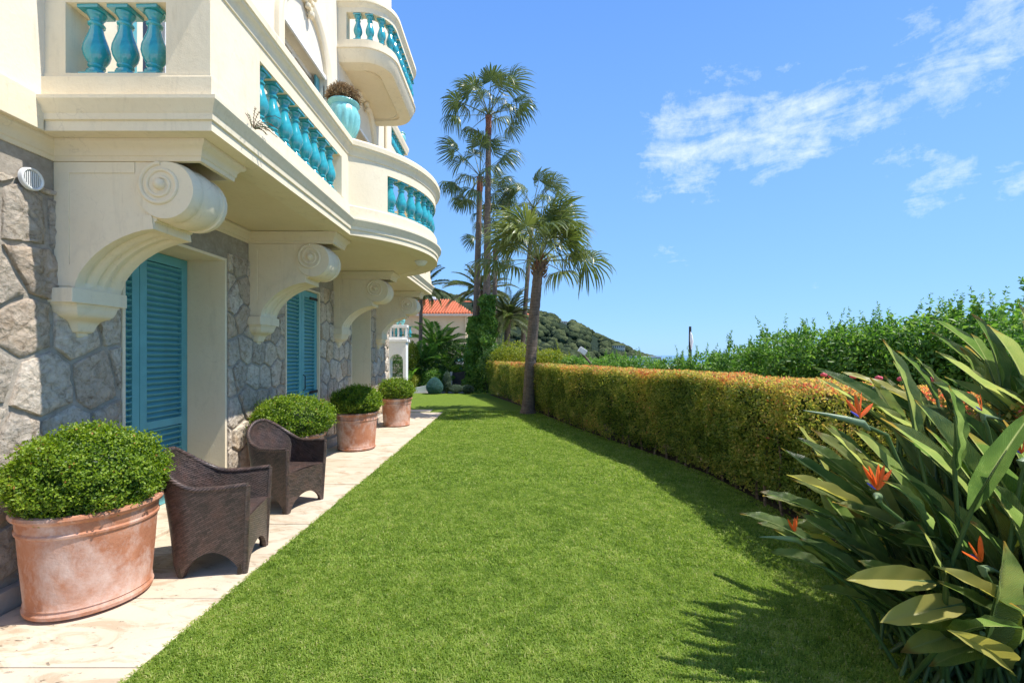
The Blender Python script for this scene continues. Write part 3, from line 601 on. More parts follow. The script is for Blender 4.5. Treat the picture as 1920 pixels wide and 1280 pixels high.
# brackets
def bracket(yb):
    br = bpy.data.objects.new('bracket', None); COL.objects.link(br); br.parent = villa; br.matrix_parent_inverse = Matrix.Translation(-villa.location); br.location = (WX, yb, 0)
    def add(name, mb, smooth=30, bevel=0): return link(name, mb.mesh(name, smooth, bevel), M['cream'], br, False)
    arch = [(.155,2.07),(.162,2.11),(.185,2.165),(.215,2.21),(.255,2.26),(.305,2.31),(.36,2.352),(.42,2.39),(.49,2.425),(.56,2.452),(.63,2.472),(.705,2.482)]
    body = [(0,2.07)]+arch+[(.705,2.535),(.72,2.54)]
    cx, cz, rr = .79, 2.752, .205
    a0 = math.atan2(2.54-cz, .72-cx)
    for k in range(15): 
        a = a0+(math.pi*2*.62)*k/14
        if a > math.pi*.6: break
        body.append((cx+rr*math.cos(a), cz+rr*math.sin(a)))
    body += [(.62,2.955),(0,2.955)]
    mb = MB()
    # side walls as solid polygon, underside with flutes is a separate skin
    mb.prism(body, 'y', 0, .010) if False else None
    n = len(body); ysamp = [0, .045, .062, .075, .092, .107, .120, .150, .163, .180, .197, .210, .240, .253, .270, .285, .298, .315, .36]
    def groove(yy, t):
        g_ = 0
        for c in (.085, .18, .275):
            d = abs(yy-c)/.024
            if d < 1: g_ = .020*math.sqrt(1-d*d)
        w = min(1, max(0, (t-.04)/.05))*min(1, max(0, (.93-t)/.05)); return g_*w
    ad = []
    for i, (u, z) in enumerate(arch):
        p = arch[max(i-1, 0)]; q = arch[min(i+1, len(arch)-1)]; l = math.hypot(q[0]-p[0], q[1]-p[1]); ad.append((-(q[1]-p[1])/l, (q[0]-p[0])/l))
    # refine arch
    fine = []
    for i in range(len(arch)-1):
        for s_ in range(3):
            t = s_/3; fine.append((arch[i][0]*(1-t)+arch[i+1][0]*t, arch[i][1]*(1-t)+arch[i+1][1]*t, ad[i][0]*(1-t)+ad[i+1][0]*t, ad[i][1]*(1-t)+ad[i+1][1]*t, (i+t)/(len(arch)-1)))
    fine.append((*arch[-1], *ad[-1], 1)); pts = []
    for (u, z, nx, nz2_, t) in fine:
        for yy in ysamp: g_ = groove(yy, t); pts.append((u+nx*g_, yy, z+nz2_*g_))
    mb.grid(pts, len(fine), len(ysamp))
    nb = len(mb.v)
    for yy in (0, BW): mb.add([(u, yy, z) for u, z in body], [tuple(range(n))])
    idx0 = nb; na = len(arch)
    for i in range(n):
        if 1 <= i < na: continue                       # arch handled by skin
        j = (i+1) % n; mb.f.append((idx0+i, idx0+j, idx0+n+j, idx0+n+i))
    add('bracket_body', mb, 32)
    # raised frame on both sides
    for y0, y1 in ((-.007, 0.0), (BW, BW+.007)):
        fm = MB(); fm.prism([(.004,2.085),(.11,2.085),(.11,2.95),(.004,2.95)], 'y', y0, y1); fm.prism([(.11,2.875),(.57,2.875),(.57,2.95),(.11,2.95)], 'y', y0, y1)
        outer = [(u+1e-3*0, z) for u, z in arch]; inner = [(u-.0-nxx*-.10, z+nzz*.10) for (u, z), (nxx, nzz) in zip(arch, ad)]
        inner = [(max(.11, a), b) for a, b in inner]
        for i in range(len(arch)-1):
            fm.prism([outer[i], outer[i+1], inner[i+1], inner[i]], 'y', y0*1.6 if y0 < 0 else y0, y1 if y0 < 0 else BW+.011)
        add('bracket_frame', fm, 30)
    # scroll roll with bands, spiral faces
    sc = MB(); bandp = [(0, rr-.006), (.018, rr+.006), (.05, rr+.010), (.06, rr-.004), (.075, rr-.008), (.10, rr+.006), (.18, rr+.016), (.26, rr+.006), (.285, rr-.008), (.30, rr-.004), (.31, rr+.010), (.342, rr+.006), (BW, rr-.006)]
    pts = []; seg = 44
    for k in range(seg):
        a = 2*math.pi*k/seg
        for yy, r_ in [(-.016, .0), (-.016, rr-.03)]+[(y_-.016 if y_ == 0 else y_, r2) for y_, r2 in bandp]+[(BW+.016, rr-.03), (BW+.016, 0)]: pts.append((cx+r_*math.cos(a), yy, cz+r_*math.sin(a)))
    sc.grid(pts, seg, len(bandp)+4, cu=True)
    add('scroll', sc, 35)
    for side in (0, 1):
        sp = MB(); pl = []; rad = []
        for k in range(90):
            t = k/89; a = math.pi*.5+t*math.pi*2*2.6; r_ = .138*(1-t)**.85+.012; pl.append((cx-.032+r_*math.cos(a), (-.016 if side == 0 else BW+.016), cz+.038+r_*math.sin(a))); rad.append(.016*(1-t*.35))
        sp.tube(pl, rad, 8); sgn = -1 if side == 0 else 1
        sp.lathe([(0,.05),(.02,.045),(.036,.03),(.04,0),(.04,-.01)], 0, 0, 0, 14, Matrix.Translation((cx-.032, (-.01 if side == 0 else BW+.01), cz+.038)) @ Matrix.Rotation(R(90)*(1 if sgn < 0 else -1), 4, 'X'))
        add('spiral', sp, 50)
    # impost and pendant corbel
    im = MB(); im.box(-.01, .172, -.045, BW+.045, 1.965, 2.068); add('impost', im, None, .006)
    cb = MB(); lv = [(1.0,1.965),(1.0,1.955),(.95,1.945),(.93,1.925),(.90,1.905),(.84,1.885),(.74,1.868),(.62,1.856),(.52,1.842),(.45,1.820),(.40,1.795),(.37,1.775),(.33,1.765),(.22,1.757),(.22,1.742),(.17,1.728),(.04,1.720)]; pts = []
    for s_, z in lv:
        hy = (BW/2+.03)*s_; hx = .155*s_
        for (xx, yy) in ((-.01,-hy),(hx*.55,-hy),(hx,-hy*.82),(hx,hy*.82),(hx*.55,hy),(-.01,hy)): pts.append((xx, BW/2+yy, z))
    cb.grid(pts, len(lv), 6, cv=True); cb.f.append(tuple((len(lv)-1)*6+k for k in range(6))); add('corbel', cb, 40)
    return br
def copy_tree(o, parent, loc):
    c = o.copy(); COL.objects.link(c); c.parent = parent; c.matrix_parent_inverse = o.matrix_parent_inverse.copy(); c.location = loc
    for ch in o.children: d = ch.copy(); COL.objects.link(d); d.parent = c
    return c
b0 = bracket(BR[0])
for yb in BR[1:]: copy_tree(b0, villa, (WX, yb, 0))
# main balcony
bal = bpy.data.objects.new('balcony', None); COL.objects.link(bal); bal.parent = villa; bal.matrix_parent_inverse = Matrix.Translation(-villa.location); bal.location = (-2.6, 7.175, 3.09)
bal['label'] = 'long first floor balcony bowing out in the middle'
BX = -2.0; CXB, CYB, RB = -3.02, 7.175, 1.82; th0 = math.asin(1.515/RB)
arc = [(CXB+RB*math.cos(t), CYB+RB*math.sin(t)) for t in np.linspace(-th0, th0, 40)]
bpath = [(-3.16, 3.03), (BX, 3.03)]+arc+[(BX, 11.32), (-3.16, 11.32)]
slabp = [(-.25,3.09),(0,3.09),(0,3.155),(.014,3.16),(.018,3.20),(.028,3.212),(.034,3.235),(.055,3.262),(.062,3.275),(.062,3.298),(.055,3.302),(-.25,3.302)]
sweep(bpath, slabp, 'fascia', M['cream'], bal)
fl = MB(); inner = [(x, y) for x, y in bpath]
mb = MB(); cen = [(-3.16, 7.175)]
ins = [(-3.15,3.2),(-2.15,3.2),(-2.15,5.7)]+[(CXB+(RB-.14)*math.cos(t), CYB+(RB-.14)*math.sin(t)) for t in np.linspace(-th0*.98, th0*.98, 40)]+[(-2.15,8.66),(-2.15,11.15),(-3.15,11.15)]
mb.prism(ins, 'z', 3.095, 3.296); mb.build('slab', M['soffit'], bal)
# balustrade plinth, rail
sweep(bpath, [(-.21,3.302),(-.005,3.302),(-.005,3.455),(-.022,3.468),(-.022,3.488),(-.21,3.488)], 'plinth', M['cream'], bal)
railp = [(-.20,3.968),(-.03,3.968),(-.03,4.085),(-.018,4.092),(-.014,4.13),(.004,4.165),(.022,4.18),(.028,4.20),(.04,4.205),(.042,4.262),(.030,4.285),(-.24,4.285),(-.24,4.20),(-.20,4.17)]
sweep(bpath, railp, 'handrail', M['cream'], bal)
def pier_path(pts, name='pier', z0=3.4885, z1=3.9675, par=None, off=-.028, th=.17): sweep(pts, [(off-th,z0),(off,z0),(off,z1),(off-th,z1)], name, M['cream'], par or bal, smooth=20)
pier_path([(-3.15,3.03),(-3.0,3.03)])
pier_path([(-2.325,3.03),(BX,3.03),(BX,3.66)])
pb = R(40); na_ = [(CXB+RB*math.cos(t), CYB+RB*math.sin(t)) for t in np.linspace(-th0, -pb, 8)]; nb_ = [(CXB+RB*math.cos(t), CYB+RB*math.sin(t)) for t in np.linspace(pb, th0, 8)]
pier_path([(BX,5.42)]+na_); pier_path(nb_+[(BX,8.93)]); pier_path([(BX,10.69),(BX,11.32),(-2.325,11.32)]); pier_path([(-3.0,11.32),(-3.15,11.32)])
balprof = [(0,0),(.052,0),(.056,.02),(.05,.036),(.036,.044),(.034,.052),(.046,.064),(.046,.074),(.040,.08),(.052,.10),(.066,.13),(.073,.165),(.070,.20),(.058,.245),(.044,.29),(.036,.325),(.034,.345),(.044,.352),(.046,.364),(.038,.372),(.034,.385),(.037,.40),(.046,.415),(.052,.425),(.054,.435),(.05,.44),(0,.44)]
def baluster_mesh(h=.479):
    mb = MB(); mb.box(-.066, .066, -.066, .066, 0, .022); k = (h-.045)/.44; mb.lathe([(r_*1.06, .022+z*k) for r_, z in balprof], 0, 0, 0, 28); mb.box(-.07, .07, -.07, .07, h-.024, h-.001)
    me = mb.mesh('baluster', 32); me.materials.append(M['glaze']); return me
bme = baluster_mesh()
def baluster(par, ploc, x, y, z, rot=0, sc=1):
    o = bpy.data.objects.new('baluster', bme); COL.objects.link(o); o.parent = par; o.location = (x-ploc[0], y-ploc[1], z-ploc[2]); o.rotation_euler = (0, 0, rot+random.uniform(-.03, .03)); o.scale = (sc, sc, sc); return o
BL = tuple(bal.location)
for x in (-2.865, -2.665, -2.465): baluster(bal, BL, x, 3.14, 3.489); baluster(bal, BL, x, 11.21, 3.489)
for k in range(8): baluster(bal, BL, BX-.115, 3.80+k*.208, 3.489); baluster(bal, BL, BX-.115, 10.55-k*.208, 3.489)
for k in range(12):
    t = R(-36.5+73*k/11); baluster(bal, BL, CXB+(RB-.115)*math.cos(t), CYB+(RB-.115)*math.sin(t), 3.489, t)
lt = MB().lathe([(0,-.075),(.045,-.07),(.075,-.05),(.085,-.025),(.10,-.02),(.10,0),(0,0)], -1.45, 7.26, 3.09, 20); lt.build('ceiling_light', M['metalwhite'], bal, smooth=40)
# upper balcony
ub = bpy.data.objects.new('upper_balcony', None); COL.objects.link(ub); ub.parent = villa; ub.matrix_parent_inverse = Matrix.Translation(-villa.location); ub.location = (-2.7, 9.4, 6.9)
ub['label'] = 'second floor balcony with rounded corners and moulded underside'
UL = tuple(ub.location)
def rrect(x0, y0, y1, x1, r, n=12):
    p = [(x0, y0), (x1-r, y0)]+[(x1-r+r*math.sin(t), y0+r-r*math.cos(t)) for t in np.linspace(0, math.pi/2, n)][1:]
    p += [(x1-r+r*math.cos(t), y1-r+r*math.sin(t)) for t in np.linspace(0, math.pi/2, n)]+[(x0, y1)]; return p
up = rrect(-3.16, 8.16, 10.66, -2.17, .55)
mb = MB(); mb.prism([(x, y) for x, y in rrect(-3.15, 8.4, 10.42, -2.38, .42)], 'z', 6.93, 7.25); mb.build('slab', M['soffit'], ub)
sweep(up, [(-.34,6.90),(-.10,6.90),(-.085,6.915),(-.06,6.96),(-.015,7.05),(-.005,7.10),(.015,7.105),(.015,7.13),(-.02,7.14),(-.02,7.27),(-.3,7.27)], 'fascia', M['cream'], ub)
sweep(rrect(-3.16, 8.52, 10.30, -2.52, .36), [(-.012,6.928),(-.004,6.915),(.004,6.912),(.012,6.93)], 'soffit_moulding', M['cream'], ub)
sweep(up, [(-.20,7.76),(-.03,7.76),(-.03,7.85),(-.01,7.87),(.01,7.91),(.03,7.92),(.03,7.98),(.02,8.0),(-.22,8.0)], 'handrail', M['cream'], ub)
pier_path([(-3.15,8.16),(-2.98,8.16)], 'pier', 7.271, 7.759, ub); pier_path([(-2.98,10.66),(-3.15,10.66)], 'pier', 7.271, 7.759, ub)
tot = 0; segs = []
inn = rrect(-2.90, 8.26, 10.56, -2.27, .45, 16)
for p, q in zip(inn, inn[1:]): d = math.dist(p, q); segs.append((tot, tot+d, p, q)); tot += d
nbl = int(tot/.205)
for k in range(nbl):
    s_ = (k+.5)/nbl*tot
    for a, b, p, q in segs:
        if a <= s_ <= b: t = (s_-a)/(b-a); baluster(ub, UL, p[0]+(q[0]-p[0])*t, p[1]+(q[1]-p[1])*t, 7.271); break
# far wing balcony
fb = bpy.data.objects.new('side_balcony', None); COL.objects.link(fb); fb.parent = villa; fb.matrix_parent_inverse = Matrix.Translation(-villa.location); fb.location = (-3.6, 12.9, 7.0)
MB().box(-4.3, -3.24, 11.86, 14.1, 6.95, 7.25).build('slab', M['cream'], fb, bevel=.01)
fbp = [(-3.24,11.87),(-3.24,14.1),(-4.3,14.1)]
sweep(fbp, [(-.20,7.76),(0,7.76),(.02,7.85),(.04,7.9),(.04,7.98),(-.22,7.98)], 'handrail', M['cream'], fb)
for k in range(10): baluster(fb, tuple(fb.location), -3.34, 11.98+k*.21, 7.251, 0, 1.06)
MB().box(-9, -4.3, 11.86, 15.5, -.01, 11.0).build('wing_wall', M['wallup'], villa)
MB().tube([(-3.10,11.2,6.3),(-3.10,11.2,9.5)], .035, 10).build('drainpipe', M['cream'], villa, smooth=60)
# vent grille
vt = MB().lathe([(0,-.01),(.055,-.01),(.056,.012),(.064,.018),(.072,.014),(.074,-.01)], 0, 0, 0, 28, Matrix.Translation((WX+.04, 3.01, 2.76)) @ Matrix.Rotation(R(90), 4, 'Y'))
vo = vt.build('vent_grille', M['metalwhite'], villa, smooth=40); vm_ = MB()
for k in range(8): z = -.045+k*.0129; hw_ = math.sqrt(.055**2-z*z)-.001; vm_.box(WX+.045, WX+.050, 3.01+z-.0035, 3.01+z+.0035, 2.76-hw_, 2.76+hw_)
vb = MB().lathe([(0,0),(.054,0),(.054,.003),(0,.003)], 0, 0, 0, 24, Matrix.Translation((WX+.033, 3.01, 2.76)) @ Matrix.Rotation(R(90), 4, 'Y')); link('vent_backing', vb.mesh('vent_backing'), M['iron'], vo)
link('vent_bars', vm_.mesh('vent_bars'), M['metalwhite'], vo)
# roofless top: flat roof slab
MB().box(-10, UX+.12, -1, 11.95, 11.5, 11.7).build('roof_slab', M['cream'], villa, bevel=.01)

# ---------------------------------------------------------------- urns
def urn(x, y, z, sc, label, grp=None):
    t = thing('urn', (x, y, z), label, 'urn', grp); pr = [(0,0),(.10,0),(.11,.02),(.07,.05),(.06,.07),(.10,.11),(.155,.18),(.19,.27),(.205,.36),(.20,.44),(.175,.50),(.165,.52),(.185,.545),(.20,.56),(.195,.575),(.17,.575),(.15,.54),(0,.53)]
    mb = MB(); pts = []; seg = 72
    for i in range(seg):
        a = 2*math.pi*i/seg
        for r_, zz in pr:
            fl_ = (abs(math.sin(a*7))**.6-.8)*.03*max(0, math.sin(math.pi*min(1, max(0, (zz-.10)/.40)))) if zz < .5 else 0
            pts.append(((r_+fl_)*math.cos(a)*sc, (r_+fl_)*math.sin(a)*sc, zz*sc))
    mb.grid(pts, seg, len(pr), cu=True); link('urn_body', mb.mesh('urn_body', 50), M['paleglaze'], t, False); return t
urn(-2.2, 5.95, 4.30, 1.0, 'large ribbed turquoise urn on the balcony handrail holding a dried plant')
p_, n_, k_ = ellip(5200, (-2.2, 5.95, 4.93), (.20, .20, .17), .05, 3, -.2, 9, .5)
V, Fc, r_ = leaves(p_, n_, .05, .009, RNG.random(len(p_)), .2, .5)
setp(link('dried_plant', npmesh('dried_plant', V, Fc, r_), M['dry']), 'brown dried bushy plant in the large turquoise urn', 'plant')
urn(-3.42, 14.0, 7.98, .72, 'small turquoise urn on the farthest upper balcony rail')
# weed on the ledge
wd = thing('fern_weed', (-1.965, 3.45, 3.30), 'dry little fern growing from the balcony ledge', 'plant')
for k in range(14):
    a = random.uniform(-1.1, 1.1); L_ = random.uniform(.12, .30); c = [Vector((0, 0, 0))]; d = Vector((.35*random.random()+.1, math.sin(a), .9))
    for s_ in range(7): c.append(c[-1]+d.normalized()*L_/7); d.z -= .28*random.random()+.05
    mb = MB().tube(c, .0025, 4)
    for s_ in range(1, 8):
        for e in (-1, 1): q = c[min(s_, 7)]; mb.add([q, q+Vector((.004, e*.012, .006)), q+Vector((.0, e*.013, .001))], [(0,1,2)])
    link('frond', mb.mesh('frond'), M['dry'] if k % 4 else M['stem'], wd, False)

# ---------------------------------------------------------------- terracotta pots with boxwood
potprof = [(0,.0),(.300,.0),(.318,.008),(.322,.03),(.312,.045),(.310,.052),(.316,.058),(.312,.068),(.316,.12),(.330,.30),(.340,.46),(.344,.49),(.352,.497),(.354,.51),(.346,.52),(.349,.535),(.352,.575),(.360,.582),(.372,.59),(.378,.605),(.374,.622),(.360,.628),(.335,.625),(.325,.60),(.32,.56),(0,.55)]
pots = [(-2.76,2.99,1.0,1.00,'large weathered terracotta pot nearest the camera, left of the chairs'),
        (-2.76,5.75,1.02,.95,'terracotta pot mostly hidden behind the farther wicker armchair'),
        (-2.64,7.73,.97,.98,'third terracotta pot from the camera, orange and smooth, beyond both chairs'),
        (-2.60,10.25,.93,.98,'farthest terracotta pot, streaked white, at the end of the paved path')]
boxl = ['large dome of clipped boxwood in the nearest terracotta pot','clipped boxwood dome showing above the farther wicker armchair','clipped boxwood ball half in shade in the third pot','small pale clipped boxwood ball in the farthest pot']
pmb = MB(); pmb.lathe(potprof, 0, 0, .025, 64); pme = pmb.mesh('pot_body', 35); pme.materials.append(M['terracotta'])
fmb = MB()
for k in range(3): a = k*2.1+.4; fmb.box(.24*math.cos(a)-.045, .24*math.cos(a)+.045, .24*math.sin(a)-.045, .24*math.sin(a)+.045, .012, .026)
fme = fmb.mesh('pot_foot', None, .004); fme.materials.append(M['terracotta'])
smb = MB().lathe([(0,.592),(.2,.592),(.322,.582)], 0, 0, 0, 24); sme = smb.mesh('soil'); sme.materials.append(M['soil'])
bd = [(.385,.40,.32,.62),(.46,.52,.30,.60),(.405,.45,.26,.62),(.385,.43,.26,.62)]
for i, (x, y, sc, sz, lb) in enumerate(pots):
    t = thing('terracotta_pot', (x, y, 0), lb, 'pot', 'terracotta pots along the wall', rz=i*1.3)
    for nm, me in (('pot_body', pme), ('pot_foot', fme), ('soil', sme)):
        o = bpy.data.objects.new(nm, me); COL.objects.link(o); o.parent = t; o.scale = (sc, sc, sz)
    rx, ry, rz_, zc = bd[i]; c = (x, y, zc+.17); t2 = thing('boxwood_ball', (x, y, .6), boxl[i], 'shrub', 'boxwood in the pots')
    n = [26000, 14000, 12000, 9000][i]; L_ = [.020, .024, .026, .030][i]
    p_, n_, k_ = ellip(n, c, (rx, (rx+ry)/2, rz_), .075, 20+i, -.62, 13, .13)
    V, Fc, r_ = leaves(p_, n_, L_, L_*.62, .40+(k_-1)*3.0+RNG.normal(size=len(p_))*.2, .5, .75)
    # loose sprigs
    p2, n2, k2 = ellip(n//30, c, (rx*1.05, (rx+ry)/2*1.05, rz_*1.06), .09, 20+i, -.2, 13, .02)
    idx = np.repeat(np.arange(len(p2)), 7); q = p2[idx]+RNG.normal(size=(len(idx), 3))*L_*.7; Vb = leaves(q, n2[idx], L_, L_*.62, .62+RNG.normal(size=len(idx))*.15, .6, .7)
    V, Fc, r_ = join((V, Fc, r_), Vb)
    o = link('foliage', npmesh('foliage', V, Fc, r_), M['box'], t2); o['kind'] = 'stuff'
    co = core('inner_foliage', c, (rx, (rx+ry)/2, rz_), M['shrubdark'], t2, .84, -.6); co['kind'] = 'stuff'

# ---------------------------------------------------------------- wicker armchairs
def sstep(a, b, x): t = max(0, min(1, (x-a)/(b-a))); return t*t*(3-2*t)
def chair(name, loc, rz, label):
    t = thing(name, loc, label, 'armchair', 'wicker armchairs on the path', rz)
    # plan curve: u in [0,1] from right front, around the back, to left front (front is +x)
    def plan(u, h):                                   # h 0 floor .. 1 top
        w = .265+.035*h; wb = .255+.03*h; xf = .27+.03*h; xb = -.25-.085*h**1.5; rc = .20+.03*h
        pts_ = []; L1 = xf-(xb+rc); a_ = math.pi/2*rc; L2 = 2*(w-rc) if w > rc else 0; T = 2*L1+2*a_+L2; s_ = u*T
        if s_ < L1: return (xf-s_, -w)
        s_ -= L1
        if s_ < a_: th = s_/rc; return (xb+rc-rc*math.sin(th), -w+rc-rc*math.cos(th))
        s_ -= a_
        if s_ < L2: return (xb, -w+rc+s_)
        s_ -= L2
        if s_ < a_: th = s_/rc; return (xb+rc-rc*math.cos(th), w-rc+rc*math.sin(th))
        s_ -= a_
        return (xb+rc+s_, w)
    nu, nv = 97, 26; thk = .032
    def top(u):
        c = abs(u-.5)*2; return .628+.245*(1-sstep(.0, .62, c))**1.0+.014*sstep(.75, 1, c)
    def bot(u):
        c = abs(u-.5)*2
        # legs: front c in [.955,1]; back leg around c=.40 ; arches between
        def arch(a, b, h): return h*max(0, math.sin(math.pi*(c-a)/(b-a)))**.55 if a < c < b else 0
        return max(.175*max(0, math.sin(math.pi*(c-.42)/.545))**.7 if .42 < c < .965 else 0, h0(c))
    def h0(c): return .14*max(0, math.cos(math.pi/2*c/.345))**.7 if c < .345 else 0
    sh = MB(); uv = []; outer = []; innr = []
    for i in range(nu):
        u = i/(nu-1)
        for j in range(nv):
            v = j/(nv-1); z = bot(u)+(top(u)-bot(u))*v; hh = z/.87; x, y = plan(u, min(1, hh*1.15))
            outer.append((x, y, z)); uv.append((u*1.75, z))
    for i in range(nu):
        for j in range(nv):
            p = Vector(outer[i*nv+j]); a = Vector(outer[max(i-1, 0)*nv+j]); b = Vector(outer[min(i+1, nu-1)*nv+j]); d = b-a; d.z = 0; d.normalize(); nrm = Vector((d.y, -d.x, 0))
            innr.append(tuple(p-nrm*-1*thk if False else p+Vector((-nrm.x, -nrm.y, 0))*thk*1.0)); uv.append((i/(nu-1)*1.75, p.z))
    # orient inward
    c0 = Vector(outer[(nu//2)*nv+nv-1]); c1 = Vector(innr[(nu//2)*nv+nv-1])
    if c1.x < c0.x: innr = [tuple(Vector(o_)*2-Vector(i_)) for o_, i_ in zip(outer, innr)]; innr = [(a[0], a[1], o_[2]) for a, o_ in zip(innr, outer)]
    sh.grid(outer, nu, nv); sh.grid(innr, nu, nv, flip=True); N0 = nu*nv
    for i in range(nu-1):
        for j in (0, nv-1): a, b = i*nv+j, (i+1)*nv+j; sh.f.append((a, b, b+N0, a+N0) if j else (a, a+N0, b+N0, b))
    for i in (0, nu-1):
        for j in range(nv-1): a, b = i*nv+j, i*nv+j+1; sh.f.append((a, b, b+N0, a+N0) if i else (a, a+N0, b+N0, b))
    me = sh.mesh('shell', 40, 0, uv); link('shell', me, M['wicker'], t, False)
    # rolled braid rim along the top and front edges
    def rim(pts, r_, nm):
        mb = MB().tube(pts, r_, 10); n = len(pts); uvs = []
        for i in range(n):
            for k in range(10): uvs.append((i/n*2.0, k*.008))
        return link(nm, mb.mesh(nm, 60, 0, uvs), M['wicker'], t, False)
    rp = []
    for i in range(nu):
        o_, n_ = Vector(outer[i*nv+nv-1]), Vector(innr[i*nv+nv-1]); rp.append((o_+n_)/2)
    rim(rp, .021, 'top_rim')
    for i in (0, nu-1): rim([(Vector(outer[i*nv+j])+Vector(innr[i*nv+j]))/2 for j in range(nv)], .019, 'front_edge')
    # seat: rounded cushion-like woven panel, and curved apron in front
    st = MB(); uv = []; pts = []
    for i in range(17):
        for j in range(17):
            a = i/16; b = j/16; yy = -.245+.49*b; xb_ = -.235+.12*abs(2*b-1)**3; xx = xb_+(.285-xb_)*a; zz = .405+.012*math.sin(math.pi*b)-.02*(1-a)+(-.0 if a < .97 else -.006)
            pts.append((xx, yy, zz)); uv.append((xx, yy))
    st.grid(pts, 17, 17); link('seat', st.mesh('seat', 60, 0, uv), M['wicker'], t, False)
    ap = MB(); uv = []; pts = []
    for i in range(33):
        b = i/32; yy = -.262+.524*b; c = abs(2*b-1); zb = .155*max(0, math.cos(math.pi/2*min(1, c/.84)))**.5 if c < .84 else 0
        for j in range(12): v = j/11; zz = zb+(.40-zb)*v; pts.append((.283+.012*zz-.02*(1-v)*0, yy*(.96+.04*v), zz)); uv.append((yy, zz))
    ap.grid(pts, 33, 12); b0_ = len(pts); ap.grid([(x-.028, y, z) for x, y, z in pts], 33, 12, flip=True); uv = uv*2
    for i in range(32):
        for j in (0, 11): a_, b_ = i*12+j, (i+1)*12+j; ap.f.append((a_, b_, b_+b0_, a_+b0_))
    link('apron', ap.mesh('apron', 40, 0, uv), M['wicker'], t, False)
    for uf in (.012, .988, .308, .692):
        lx, ly = plan(uf, 0); k_ = .95; mb = MB().tube([(lx*k_, ly*k_, -.0), (lx*k_, ly*k_, .012), (lx*k_, ly*k_, .10)], [.019,.021,.016], 10); link('leg', mb.mesh('leg', 50), M['wicker'], t, False)
    return t
chair('wicker_armchair', (-2.265, 3.50, .014), R(13), 'brown wicker tub armchair nearest the big front pot, back towards the wall')
chair('wicker_armchair', (-2.43, 4.86, .014), R(-17), 'brown wicker tub armchair farther along, angled towards the camera in front of a bush')

# ---------------------------------------------------------------- the clipped hedge
hd = thing('hedge', (2.4, 6.5, 0), 'long clipped hedge curving along the lawn, green and gold with red new growth on top', 'hedge')
hy = np.array([p[1] for p in hedge_front]); hx = np.array([p[0] for p in hedge_front])
HW = .85; HT = 1.31
def hedge_pts(n, y0, y1, where):
    y = RNG.uniform(y0, y1, n); x = np.interp(y, hy, hx); dx = (np.interp(y+.15, hy, hx)-np.interp(y-.15, hy, hx))/.3
    nr = norm(np.stack([-np.ones(n), dx, np.zeros(n)], 1))           # facing the lawn
    if where == 'front':
        z = .06+(HT-.02)*RNG.random(n); p = np.stack([x, y, z], 1); b = .05*vnoise(p, 4.5, 31)+.04*vnoise(p, 15, 32)+.02*vnoise(p, 34, 39); low = np.clip((.32-z)/.32, 0, 1)
        p = p+nr*(b+.07*z/HT-low*.10-RNG.random(n)**1.5*.10)[:, None]; keep = RNG.random(n) > low*.75+.5*(vnoise(p, 7, 36) > .62); p = p[keep]; nr = nr[keep]; b = b[keep]; z = z[keep]
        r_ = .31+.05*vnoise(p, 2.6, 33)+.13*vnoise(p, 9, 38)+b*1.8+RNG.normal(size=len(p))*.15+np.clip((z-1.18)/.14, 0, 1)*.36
        return p, nr, r_
    if where == 'top':
        u = RNG.random(n)**.8; p = np.stack([x, y, np.full(n, HT)], 1)-nr*(u*HW)[:, None]; b = .022*vnoise(p, 5, 34)+.018*vnoise(p, 21, 35); p[:, 2] += b-RNG.random(n)**1.5*.06
        return p, np.tile([0, 0, 1.0], (n, 1)), .68+.16*vnoise(p, 2.2, 37)+RNG.normal(size=n)*.17
    z = .1+(HT-.1)*RNG.random(n); p = np.stack([x, y, z], 1)-nr*HW-nr*(.04*RNG.random(n))[:, None]; return p, -nr, .45+RNG.normal(size=n)*.2
parts = []
for (y0, y1, nf, ntp, L_) in ((1.0, 4.2, 15000, 9000, .036), (4.2, 7.5, 34000, 17000, .038), (7.5, 12, 26000, 14000, .045), (12, 18.3, 22000, 12000, .055)):
    for wh, n in (('front', nf), ('top', ntp), ('back', nf//4)):
        p, nr, r_ = hedge_pts(n, y0, y1, wh); parts.append(leaves(p, nr, L_, L_*.55, r_, .25, .8))
y = np.arange(1.0, 18.3, .011)
V, Fc, r_ = join(*parts); o = link('foliage', npmesh('foliage', V, Fc, r_), M['hedge'], hd); o['kind'] = 'stuff'
# end cap + inner twigs core (a loose inner skin of leaves gives depth)
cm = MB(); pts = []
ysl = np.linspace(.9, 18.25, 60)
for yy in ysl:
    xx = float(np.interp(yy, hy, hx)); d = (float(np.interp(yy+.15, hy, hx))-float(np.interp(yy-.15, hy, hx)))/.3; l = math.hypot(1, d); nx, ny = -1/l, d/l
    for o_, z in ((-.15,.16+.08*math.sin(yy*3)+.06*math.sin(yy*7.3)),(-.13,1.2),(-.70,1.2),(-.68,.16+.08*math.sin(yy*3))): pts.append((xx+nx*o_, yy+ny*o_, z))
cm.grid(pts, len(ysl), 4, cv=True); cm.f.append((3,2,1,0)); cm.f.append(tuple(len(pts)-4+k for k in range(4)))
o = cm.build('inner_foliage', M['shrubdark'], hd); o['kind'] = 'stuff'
yy = 1.6
while yy < 17:
    xx = float(np.interp(yy, hy, hx)); c = [(xx+.10+random.uniform(-.03, .05), yy, 0)]
    for k in range(5): c.append((c[-1][0]+random.uniform(-.03, .035), c[-1][1]+random.uniform(-.03, .03), c[-1][2]+.19))
    MB().tube(c, [.017,.015,.014,.012,.010,.007], 6).build('stem', M['branch'], hd, smooth=60); yy += random.uniform(.22, .42)

